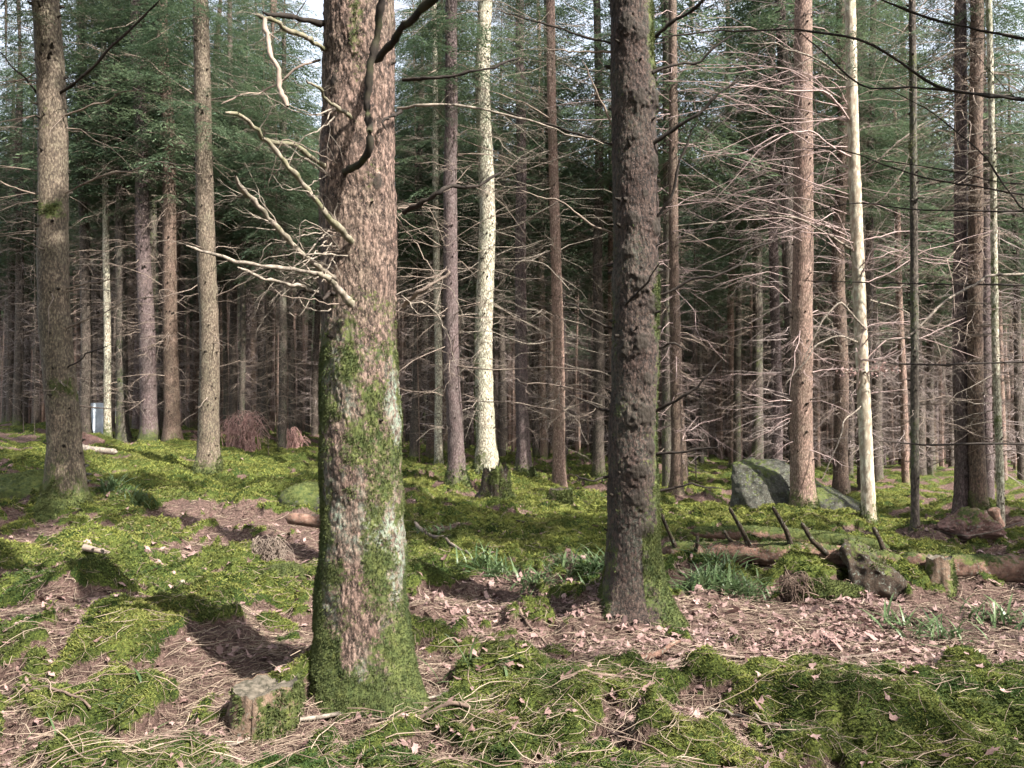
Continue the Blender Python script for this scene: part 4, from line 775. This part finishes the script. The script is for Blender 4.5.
# logs
def log(pts, rpx, m, name, label, cat, seed, seg=20, moss=.4, mesh_only=False, rough=.12, ends=True):
    W = np.array([P(p[0], p[1], p[2]) for p in pts]); n = max(24, int(np.linalg.norm(W[-1] - W[0]) / .05)); q = poly(W, n); t = np.linspace(0, 1, n); Ym = W[:, 1].mean()
    rr = np.interp(t, np.linspace(0, 1, len(rpx)), rpx) / FPX * Ym; 
    if ends: rr = rr * np.clip(np.minimum(t, 1 - t) * n * .8 + .05, 0, 1)
    c = q.mean(0); V, F = tubes((q - c)[None], rr[None], seg); nn = V - np.repeat(q - c, seg, 0); r_ = np.linalg.norm(nn, axis=1, keepdims=True) + 1e-6
    V = V + nn * (rough * 1.6 * fbm(V * 5 + seed, 4, seed) + rough * vn(V * 22 + seed, seed + 1))[:, None]
    ms = moss + .5 * (nn / r_)[:, 2] + .7 * fbm(V * 2.5 + seed, 3, 6); mb = MB().add(V, F, moss=np.clip(ms, 0, 1)); o = mb.build(name, m); o.location = tuple(c); return tag(o, label, cat)
Yl = at(800, 575)[1] + .15
def gl(px_, py_): return (px_, py_, at(px_, py_)[1])
lg = empty('fallen_log', P(840, 565, Yl), 'long fallen brown log with upright dead branch stubs right of the dark-barked spruce', 'log')
o = log([(660, 551, Yl + .5), (720, 552, Yl + .35), (790, 555, Yl + .2), (850, 558, Yl), (905, 562, Yl - .1)], (8, 10, 12, 11, 8), M['logwood'], 'log_trunk', None, None, 3, 30, .12, rough=.26); o.parent = lg; o.location = o.location - lg.location
def part_log(pts, rpx, m, seed, moss=.1):
    o = log(pts, rpx, m, 'branch_stub', None, None, seed, 8, moss, rough=.08); o.parent = lg; o.location = o.location - lg.location
for i, (pts, rp) in enumerate([([(676, 548, Yl + .4), (668, 530, Yl + .3), (660, 512, Yl + .2)], (2.5, 1.5)), ([(752, 552, Yl + .3), (742, 530, Yl + .2), (729, 507, Yl + .1)], (3, 1.8)), ([(793, 552, Yl + .2), (786, 530, Yl + .1), (772, 506, Yl)], (3.2, 1.8)),
     ([(828, 555, Yl), (812, 540, Yl - .1), (801, 522, Yl - .1)], (3.4, 2)), ([(886, 556, Yl), (880, 540, Yl), (873, 527, Yl)], (3, 2)), ([(694, 556, Yl + .3), (697, 545, Yl + .1), (698, 535, Yl + .1)], (2.6, 1.6)), ([(735, 545, Yl + .3), (728, 538, Yl + .3), (724, 530, Yl + .3)], (2, 1.2))]): part_log(pts, rp, M['darkwood'], 50 + i, .15)
log([(900, 560, Yl - .1), (940, 566, Yl - .15), (985, 568, Yl - .2), (1045, 570, Yl - .2)], (8, 12, 12, 11), M['logwood'], 'broken_log', 'rusty brown broken log running out of the right edge', 'log', 12, 28, .05, rough=.26)
hull_rock('rotten_root_plate', [P(843, 538, Yl - .2), P(850, 540, Yl - .1), P(868, 556, Yl), P(890, 560, Yl), P(908, 578, Yl - .2), P(918, 600, Yl - .4), P(900, 604, Yl - .5), P(872, 600, Yl - .5), P(855, 590, Yl - .45), P(850, 565, Yl - .4), P(880, 572, Yl - .55)],
          M['darkwood'], 'dark rotten slab of root wood leaning on the fallen log', 'root', 14, 5, .05, .09)
log([(690, 532, Yl + 1.6), (760, 534, Yl + 1.5), (830, 540, Yl + 1.3), (890, 548, Yl + 1.0)], (5, 8, 9, 5), M['logwood'], 'mossy_log', 'second log lying under moss behind the fallen brown log', 'log', 16, 16, .45)
log([(384, 528, 8.6), (330, 522, 8.6), (285, 518, 8.7)], (8, 8, 5), M['logwood'], 'short_log', 'short brown log end beside the moss-capped stone', 'log', 18, 16, .1)
log([(118, 452, at(100, 456)[1]), (90, 450, at(100, 456)[1]), (68, 445, at(100, 456)[1] + .3)], (3, 4, 3), M['twigpale'], 'pale_log', 'pale weathered log on the rise behind the left spruce', 'log', 20, 12, 0)
log([(1000, 528, at(990, 538)[1] + .3), (992, 508, at(990, 538)[1] + .3)], (5, 6), M['logwood'], 'log_end', 'grey log end standing up beside the reddish boulder', 'log', 22, 12, 0)
log([(515, 520, at(560, 538)[1]), (545, 528, at(560, 538)[1]), (580, 538, at(560, 538)[1]), (590, 548, at(575, 548)[1])], (2, 3, 4.5, 4), M['darkwood'], 'tree_root', 'dark bare root snaking through moss left of the dark-barked spruce', 'root', 24, 10, .2)
# sticks
def stick(px0, py0, px1, py1, rpx, m, label, seed, lift=.02, bend=.03, tw=2, lift2=None):
    a, b = at(px0, py0), at(px1, py1)
    if abs(px1 - px0) < 30 and rpx > 2.6: b = a + np.array([(px1 - px0) / FPX * a[1] * 1.3, -.22 if rpx > 4 else -.08, 0]); lift = lift + rpx / FPX * a[1] * .6
    rng = np.random.default_rng(seed); K = 16; t = np.linspace(0, 1, K); p = a + (b - a) * t[:, None]; p[:, 2] = ter(p[:, 0], p[:, 1]); pm = np.convolve(np.r_[[p[0, 2]] * 3, p[:, 2], [p[-1, 2]] * 3], np.ones(7) / 7, 'valid'); p[:, 2] = np.maximum(pm, p[:, 2] - .01) + lift
    if lift2: p[:, 2] += lift2 * t
    if abs(px1 - px0) < 30 and rpx > 2.6: p[:, 2] = np.linspace(p[0, 2], max(p[-1, 2], p[0, 2] - .05), K) + .01
    L = np.linalg.norm(b - a); p += rng.normal(0, bend * L / 6, (K, 3)).cumsum(0) * np.sin(t * math.pi)[:, None] * .5
    r = rpx / FPX * a[1]; mb = MB(); c = p[0].copy(); V, F = tubes(p[None], (r * (1 - .5 * t))[None], 8); mb.add(V, F)
    d = (b - a) / L
    for _ in range(tw):
        i = rng.integers(2, K - 2); az = math.atan2(d[1], d[0]) + rng.choice([-1, 1]) * rng.uniform(.4, 1); add_all(mb, branch(rng, p[i], az, rng.uniform(0, .5), L * rng.uniform(.2, .4), r * .5, .3, 2, 5, 4, .08, 0))
    o = mb.build('fallen_stick', m, origin=c); o.location = tuple(c); return tag(o, label, 'stick')
for i, a in enumerate([(84, 566, 108, 580, 3.6, 'twig', 'short thick grey stick on moss below the left spruce'), (315, 610, 325, 628, 3.0, 'twigpale', 'short whitish crooked stick just left of the thickest trunk'), (182, 594, 186, 606, 3, 'twigpale', 'tiny pale lichened stick upright in dark moss'),
    (30, 602, 150, 590, 1.4, 'straw', 'thin pale stick lying across moss below the left spruce'), (0, 715, 90, 742, 2.0, 'straw', 'brown stick at the bottom left corner'), (205, 758, 300, 714, 1.8, 'twigpale', 'pale curved twig lying against the front sawn stump'),
    (300, 726, 450, 712, 2.4, 'twigpale', 'pale long stick crossing the foot of the thickest trunk'), (370, 752, 424, 702, 2.6, 'straw', 'slanting tan stick leaning at the foot of the thickest trunk'), (520, 622, 548, 650, 1.6, 'straw', 'thin tan twig slanting among the leaves left of the dark-barked spruce'), (640, 668, 700, 660, 2.6, 'twig', 'brown stick right below the dark-barked spruce'),
    (640, 664, 680, 645, 3.6, 'deadw', 'thick brown forked stick below the dark-barked spruce'), (560, 712, 650, 708, 1.5, 'straw', 'thin stick on the litter at bottom centre'), (420, 742, 470, 734, 3.0, 'straw', 'short brown stick on moss right of the thickest trunk'), (690, 655, 760, 662, 2.0, 'twig', 'dark stick continuing right below the dark-barked spruce'),
    (840, 662, 905, 652, 1.8, 'twig', 'dark stick over the leaf litter at right'), (885, 655, 960, 640, 1.4, 'straw', 'long thin straw-coloured stick on the leaf litter at right'), (310, 610, 370, 640, 1.8, 'straw', 'brown stick running behind the thickest trunk from the left'), (790, 660, 830, 660, 1.6, 'straw', 'tan stick on moss edge below the leaf litter'),
    (710, 720, 800, 760, 2.0, 'twigpale', 'pale dry twig at the bottom right of centre'), (660, 738, 760, 755, 1.6, 'straw', 'thin dry twig spray on the front moss cushion'), (415, 532, 470, 565, 2.0, 'twig', 'dark stick slanting in moss right of the thickest trunk'), (255, 555, 285, 535, 1.5, 'twigpale', 'pale twig in the dark wiry tuft')]):
    m = M['logwood'] if a[5] == 'deadw' else M[a[5]]; stick(*a[:5], m, a[6], 300 + i, tw=3 if a[4] > 2 else 1)
# brush piles
def brush(px_, py_, wpx, hpx, n, m, label, seed):
    q = at(px_, py_); d = q[1]; W, H = wpx / FPX * d / 2, hpx / FPX * d; rng = np.random.default_rng(seed); t = np.linspace(0, 1, 9); th = rng.uniform(0, 2 * math.pi, n); s = rng.uniform(.35, 1, n)
    o = np.stack([rng.uniform(-.5, .5, n) * W, rng.uniform(-.3, .3, n) * W, 0 * s], 1); e = np.stack([np.cos(th) * W * s, np.sin(th) * W * .6 * s, -.05 + 0 * s], 1)
    p = o[:, None] * (1 - t)[None, :, None] + e[:, None] * t[None, :, None]; p[..., 2] += H * rng.uniform(.5, 1.05, n)[:, None] * np.sin(t * math.pi * rng.uniform(.6, .95, n)[:, None]) ** .7; p += rng.normal(0, .015, p.shape)
    p[..., 2] *= (1 - .35 * (np.hypot(p[..., 0], p[..., 1]) / W) ** 2); mb = MB(); V, F = tubes(p, np.full((n, 9), .0055 if d > 6 else .0028) * (1 - .6 * t) * max(1, d / 14), 4); mb.add(V, F); o_ = mb.build('brush_pile', m); o_.location = tuple(q); return tag(o_, label, 'brush pile')
M['brush'] = simple('rusty_brushwood', (.16, .08, .07), (.40, .25, .22), 9)
brush(242, 452, 66, 42, 120, M['brush'], 'dome of reddish brushwood beside the straight grey-brown spruce', 4); brush(293, 450, 38, 24, 60, M['brush'], 'small reddish brush heap far back left of the thickest trunk', 5)
brush(268, 570, 60, 36, 160, M['twig'], 'dark wiry twig tangle on the floor left of the thickest trunk', 6); brush(372, 742, 150, 20, 150, M['straw'], 'heap of dry twigs at the foot of the thickest trunk', 7); brush(800, 600, 60, 30, 60, M['straw'], 'tangle of pale twigs in front of the fallen log', 8)
# sedge tufts
def sedge(px_, py_, n, L, label, seed, spread=.12):
    q = at(px_, py_); n = int(n * 1.7); L = L * 1.25; rng = np.random.default_rng(seed); K = 6; t = np.linspace(0, 1, K); az = rng.uniform(0, 2 * math.pi, n); ll = L * rng.uniform(.5, 1.15, n); ls = rng.uniform(.45, 1.05, n)
    o = np.stack([rng.normal(0, spread, n), rng.normal(0, spread * .7, n), 0 * az], 1); o[:, 2] = ter(q[0] + o[:, 0], q[1] + o[:, 1]) - q[2] - .01
    h = np.stack([np.cos(az), np.sin(az), 0 * az], 1); p = o[:, None] + h[:, None] * (ll * ls)[:, None, None] * (t ** 1.5)[None, :, None]; p[..., 2] += (ll * np.sqrt(np.maximum(.15, 1 - ls ** 2 * .8)))[:, None] * (t - .45 * ls[:, None] * t ** 2.2)
    side = np.stack([-np.sin(az), np.cos(az), 0 * az], 1) + rng.normal(0, .2, (n, 3)); wd = (.0068 * rng.uniform(.6, 1.4, n))[:, None] * np.array([.7, 1, 1, .9, .6, .05])
    A = p + side[:, None] * wd[..., None]; B = p - side[:, None] * wd[..., None]; Cc = p - np.array([0, 0, .002]); V = np.stack([A, Cc, B], 2).reshape(-1, 3); i = (np.arange(n)[:, None] * K + np.arange(K - 1)[None]).ravel() * 3
    F = np.r_[np.c_[i, i + 1, i + 4, i + 3], np.c_[i + 1, i + 2, i + 5, i + 4]]; o_ = MB().add(V, F, tint=np.repeat(rng.uniform(0, 1, n), K * 3)).build('sedge_tuft', M['sedge']); o_.location = tuple(q); return tag(o_, label, 'grass tuft')
for i, a in enumerate([(495, 580, 110, .26, 'broad-leaved dark green tuft, the largest left of the dark-barked spruce'), (535, 585, 50, .20, 'green tuft touching the right side of the largest tuft left of centre'), (590, 585, 80, .22, 'green tuft close to the left foot of the dark-barked spruce'), (560, 572, 50, .2, 'small green tuft behind, between two bigger tufts left of the dark-barked spruce'),
    (700, 592, 100, .26, 'dark green leafy tuft right of the dark-barked spruce foot'), (738, 592, 100, .26, 'dark green leafy tuft before the fallen log, right one of the pair'), (720, 575, 60, .22, 'dark green tuft half hidden against the fallen log'), (115, 500, 80, .30, 'loose grass tuft right of the left spruce foot'), (140, 515, 50, .25, 'lower grass tuft right of the left spruce foot'),
    (130, 722, 4, .22, 'lone pair of green blades by the front moss cushion'), (95, 752, 5, .2, 'few bright green blades at the bottom left'), (470, 690, 8, .22, 'sparse green blades right of the thickest trunk foot'), (905, 630, 30, .22, 'sparse grass tuft on the leaf litter below the small stump'), (940, 640, 30, .22, 'sparse grass tuft on the litter at far right'), (1000, 625, 40, .22, 'grass tuft at the right edge'), (430, 545, 40, .16, 'small tuft right of the thickest trunk in moss'), (350, 560, 40, .16, 'small green tuft just left of the thickest trunk')]): sedge(*a, 500 + i)

# ------------------------------------------------------------------ ground cover
rgc = np.random.default_rng(9)
def scatter(n, r0=2.4, r1=42, th=.72, p=1.): r = r0 * (r1 / r0) ** (rgc.random(n) ** p); a = rgc.uniform(-th, th, n); return np.sin(a) * r, np.cos(a) * r, r
nb = 1250000; x, y, r = scatter(nb); cv = cover(x, y); k = rgc.random(nb) < (cv - .25) * 1.6; x, y, r, cv = x[k], y[k], r[k], cv[k]; nb = len(x)
z = ter(x, y); az = rgc.uniform(0, 6.283, nb); sc = np.clip(r / 5.5, .72, 3) ** .8; ln = .021 * sc * rgc.uniform(.5, 1.6, nb); wd = .0040 * sc * rgc.uniform(.7, 1.3, nb)
til = rgc.uniform(.2, 1.3, nb); d = np.stack([np.cos(az) * til, np.sin(az) * til, np.ones(nb)], 1); d /= np.linalg.norm(d, axis=1, keepdims=True); side = np.stack([-np.sin(az), np.cos(az), 0 * az], 1)
b = np.stack([x, y, z - .004], 1); m1 = b + d * (ln * .55)[:, None]; tip = b + d * ln[:, None] + np.stack([np.cos(az), np.sin(az), -.5 * np.ones(nb)], 1) * (ln * .3)[:, None]
V = np.stack([b - side * wd[:, None] * .5, b + side * wd[:, None] * .5, m1 + side * wd[:, None], tip, m1 - side * wd[:, None]], 1).reshape(-1, 3); i = np.arange(nb) * 5
tintv = np.clip(.42 + .75 * fbm(np.c_[x, y] * .9 + 7, 3, 81) + .5 * vn(np.c_[x, y] * 4, 82) + .35 * vn(np.c_[x, y] * 13, 83) + .6 * sst(6.5, 10, y) - .10 + rgc.normal(0, .2, nb), 0, 1)  # random moss tones, plus sunlit yellow painted in from the middle distance on
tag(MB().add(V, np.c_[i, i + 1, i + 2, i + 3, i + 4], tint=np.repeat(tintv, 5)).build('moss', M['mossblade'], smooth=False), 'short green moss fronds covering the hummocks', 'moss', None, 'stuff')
# fallen leaves: lobed, cupped
nl = 95000; x, y, r = scatter(nl, 2.4, 22); cv = cover(x, y); path = sum(np.exp(-(((x - h[0]) / (h[2] * 1.2)) ** 2 + ((y - h[1]) / (h[3] * 1.2)) ** 2)) for h in HINT[:8]); dens = np.clip((1 - cv) * (.20 + .60 * path) + .03 + .05 * path, 0, 1)
dens = dens * np.clip(.55 + 1.1 * fbm(np.c_[x, y] * 2.4 + 60, 3, 85), .12, 1.1); k = rgc.random(nl) < dens; x, y, r = x[k], y[k], r[k]; nl = len(x); z = ter(x, y) + rgc.uniform(.004, .022, nl)
th = np.linspace(0, 2 * math.pi, 12, endpoint=False); rad_ = np.array([1.05, .66, .85, .62, .80, .62, 1.0, .66, .78, .62, .86, .6]); ring = np.stack([np.cos(th) * rad_, np.sin(th) * rad_ * .62], 1); sz = (.012 + rgc.gamma(3., .005, nl)).clip(0, .036) * np.clip(r / 5, 1, 1.5)
cup = rgc.normal(0, .45, nl); cup2 = rgc.normal(0, .35, nl); a = rgc.uniform(0, 6.283, nl); Lc = np.concatenate([np.zeros((1, 2)), ring * .5, ring]); X_ = Lc[None, :, 0] * sz[:, None]; Y_ = Lc[None, :, 1] * (sz * rgc.uniform(.65, 1.35, nl))[:, None]; jit_ = 1 + rgc.normal(0, .14, (nl, 25)); X_ = X_ * jit_; Y_ = Y_ * jit_
Z_ = (cup[:, None] * (Lc[:, 1] ** 2)[None] * 1.4 + cup2[:, None] * (Lc[:, 0] ** 2)[None]) * sz[:, None] + rgc.normal(0, .06, (nl, 25)) * sz[:, None]; tx, ty = rgc.normal(0, .35, nl), rgc.normal(0, .35, nl)
Zt = Z_ + X_ * tx[:, None] + Y_ * ty[:, None]; V = np.stack([x[:, None] + X_ * np.cos(a)[:, None] - Y_ * np.sin(a)[:, None], y[:, None] + X_ * np.sin(a)[:, None] + Y_ * np.cos(a)[:, None], z[:, None] + Zt - Zt.min(1, keepdims=True) * .5], -1).reshape(-1, 3)
j = np.arange(12); j2 = (j + 1) % 12; Ft = np.c_[0 * j, 1 + j, 1 + j2]; Fq = np.c_[1 + j, 13 + j, 13 + j2, 1 + j2]; off = (np.arange(nl) * 25)[:, None, None]
mb = MB().add(V, (Ft[None] + off).reshape(-1, 3), tint=np.repeat(np.clip(rgc.beta(1.6, 1.8, nl), 0, 1), 25)); mb.f.append((Fq[None] + off).reshape(-1, 4)); mb.m.append(np.zeros(nl * 12))
tag(mb.build('leaf_litter', M['deadleaf'], smooth=True), 'pinkish brown fallen leaves strewn over the floor', 'leaf litter', None, 'stuff')
# needles, straw and twiglets
ns = 90000; x, y, r = scatter(ns, 2.4, 16, p=1.15); cv = cover(x, y); k = rgc.random(ns) < (1 - cv) * .85 + .16; x, y, r = x[k], y[k], r[k]; ns = len(x); L = rgc.gamma(1.8, .018, ns) + .012; a = rgc.uniform(0, 6.283, ns); t = np.linspace(-1, 1, 5); cur = rgc.normal(0, .25, ns)
px_ = x[:, None] + np.cos(a)[:, None] * L[:, None] * t - np.sin(a)[:, None] * (cur * L)[:, None] * t ** 2; py_ = y[:, None] + np.sin(a)[:, None] * L[:, None] * t + np.cos(a)[:, None] * (cur * L)[:, None] * t ** 2
pz = ter(px_.ravel(), py_.ravel()).reshape(px_.shape); pz = pz.mean(1, keepdims=True) * .6 + pz * .4 + rgc.uniform(.004, .03, ns)[:, None] + rgc.normal(0, .12, ns)[:, None] * L[:, None] * t; rr = (.0009 + .00016 * L / .02 * rgc.uniform(.4, 1.6, ns)) * np.clip(r / 4, 1, 2.2)
V, F = tubes(np.stack([px_, py_, pz], -1), rr[:, None] * np.array([.7, 1, 1, .9, .4]), 3); mbl = MB().add(V, F, tint=np.repeat(rgc.beta(.7, 1.3, ns), 15))
nt_ = 2300; x, y, r = scatter(nt_, 2.4, 11, p=1.2); wgt_ = (1 - cover(x, y)) * .5 + .04; 
for a_, b_, c_ in [(60, 745, .45), (350, 735, .35), (30, 690, .35), (200, 760, .35), (420, 740, .3), (700, 740, .25)]: q = hit(a_, b_, macro); wgt_ = wgt_ + 1.2 * np.exp(-((x - q[0]) ** 2 + (y - q[1]) ** 2) / c_ ** 2)
k = rgc.random(nt_) < wgt_; x, y = x[k], y[k]; ns = len(x); L = rgc.gamma(2.5, .035, ns) + .04; a = rgc.normal(0, .9, ns); t = np.linspace(-1, 1, 6); cur = rgc.normal(0, .3, ns); kk = rgc.normal(0, .05, (ns, 6)) * L[:, None]
px_ = x[:, None] + np.cos(a)[:, None] * L[:, None] * t - np.sin(a)[:, None] * ((cur * L)[:, None] * t ** 2 + kk); py_ = y[:, None] + np.sin(a)[:, None] * L[:, None] * t + np.cos(a)[:, None] * ((cur * L)[:, None] * t ** 2 + kk)
pz = ter(px_, py_); pz = pz.max(1, keepdims=True) * .7 + pz * .3 + rgc.uniform(.003, .04, ns)[:, None] + rgc.normal(0, .15, ns)[:, None] * L[:, None] * t
V, F = tubes(np.stack([px_, py_, pz], -1), rgc.uniform(.0011, .003, ns)[:, None] * np.array([.8, 1, 1, .9, .7, .3]), 4); mbl.add(V, F, tint=np.repeat(rgc.beta(.7, 1.3, ns), 24))
tag(mbl.build('needle_litter', M['straw']), 'dry needles, straw and twiglets on the floor', 'litter', None, 'stuff')

# ------------------------------------------------------------------ moss fronds growing on stones, logs, stumps and trunk feet
M['trunkmoss'] = leafmat('bark_moss', (.030, .046, .014), (.125, .135, .045), (.055, .075, .026), .25, .8)
def mossy(o, dens, thr, seed, ln0=.02, zmax=None, up=.3):
    me = o.data; n = len(me.vertices); co = np.empty(n * 3, np.float32); me.vertices.foreach_get('co', co); co = co.reshape(-1, 3).astype(float); at_ = np.empty(n, np.float32); me.attributes['moss'].data.foreach_get('value', at_)
    me.calc_loop_triangles(); T = np.empty(len(me.loop_triangles) * 3, np.int32); me.loop_triangles.foreach_get('vertices', T); T = T.reshape(-1, 3); A, B, Cc = co[T[:, 0]], co[T[:, 1]], co[T[:, 2]]
    nr = np.cross(B - A, Cc - A); ar = np.linalg.norm(nr, axis=1); nr = nr / (ar[:, None] + 1e-12); cen = (A + B + Cc) / 3; m = at_[T].mean(1) + .45 * fbm(cen * 9 + seed, 4, 8) + .25 * vn(cen * 40, 9); wgt = ar * .5 * sst(thr, thr + .35, m)
    if zmax: wgt = wgt * (cen[:, 2] < zmax)
    tot = wgt.sum()
    if tot < 1e-5: return
    rng = np.random.default_rng(seed); cnt = int(min(tot * dens, 90000))
    if cnt < 30: return
    k = rng.choice(len(T), cnt, p=wgt / tot); u, v = rng.random(cnt), rng.random(cnt); f = u + v > 1; u[f], v[f] = 1 - u[f], 1 - v[f]
    p = A[k] + (B[k] - A[k]) * u[:, None] + (Cc[k] - A[k]) * v[:, None]; d = nr[k] + rng.normal(0, .5, (cnt, 3)) + np.array([0, 0, up]); d /= np.linalg.norm(d, axis=1, keepdims=True); sd = np.cross(d, rng.normal(0, 1, (cnt, 3))); sd /= np.linalg.norm(sd, axis=1, keepdims=True)
    L = (ln0 * rng.uniform(.5, 1.5, cnt))[:, None]; W = L * .12; b = p - nr[k] * .002; V = np.stack([b - sd * W, b + sd * W, b + d * L * .6 + sd * W * 1.2, b + d * L - np.array([0, 0, .25]) * L, b + d * L * .6 - sd * W * 1.2], 1).reshape(-1, 3); i = np.arange(cnt) * 5
    q = MB().add(V, np.c_[i, i + 1, i + 2, i + 3, i + 4], tint=np.repeat(np.clip(.45 + .6 * fbm(p * 3 + seed, 3, 11) + rng.normal(0, .2, cnt), 0, 1), 5)).build('moss_cover', M['trunkmoss'], o.parent if o.parent else o, smooth=False)
    if o.parent: q.location = o.location
    q['kind'] = 'stuff'
for o in list(COL.objects):
    if o.type != 'MESH' or 'moss' not in o.data.attributes: continue
    nm = o.name.split('.')[0]; d = (o.parent.location if o.parent else o.location)[1]; sd_ = sum(map(ord, o.name)) % 9999
    if nm in ('boulder', 'rock_slab'): mossy(o, 14000 / max(1, d / 5) ** 1.6, .72, sd_, .012 * max(1, d / 6))
    elif nm in ('rock', 'mossy_log', 'broken_log', 'log_trunk', 'bark', 'rotten_root_plate', 'broken_top'): mossy(o, 26000 / max(1, d / 5) ** 1.6, .50, sd_, .018 * max(1, d / 6))
for k, (root, ax, rng, B, rad, zv, H) in enumerate(TREE_OBJ):
    if B[1] > 22: continue
    t = [c for c in root.children if c.name.startswith('trunk')][0]
    mossy(t, 42000 if k == 0 else 26000 / max(1, B[1] / 5) ** 1.4, .50 if k > 1 else .42, 700 + k, (.011 if k == 0 else .016) * max(1, B[1] / 7), 5, -.2)

# withered leaves hanging on the cream-white tree
rgl = np.random.default_rng(66); n = 150; px_ = np.r_[rgl.normal(882, 9, n // 2), rgl.normal(851, 7, n // 2)]; py_ = 371 + rgl.normal(0, 3.2, n) - .06 * (px_ - 866); c = np.array([P(a, b, Bp[1] - .15 + d) for a, b, d in zip(px_, py_, rgl.uniform(-.12, .12, n))])
e1 = rgl.normal(0, 1, (n, 3)); e1 /= np.linalg.norm(e1, axis=1, keepdims=True); e2 = np.cross(e1, rgl.normal(0, 1, (n, 3))); e2 /= np.linalg.norm(e2, axis=1, keepdims=True); L = rgl.uniform(.015, .035, n)[:, None]
V = np.stack([c - e1 * L, c + e2 * L * .5, c + e1 * L, c - e2 * L * .5], 1).reshape(-1, 3); w_ = MB().add(V, np.arange(n * 4).reshape(-1, 4), tint=np.repeat(rgl.uniform(.5, 1, n), 4)).build('withered_leaves', M['deadleaf'], rp_, smooth=False, origin=Bp); w_['kind'] = 'stuff'
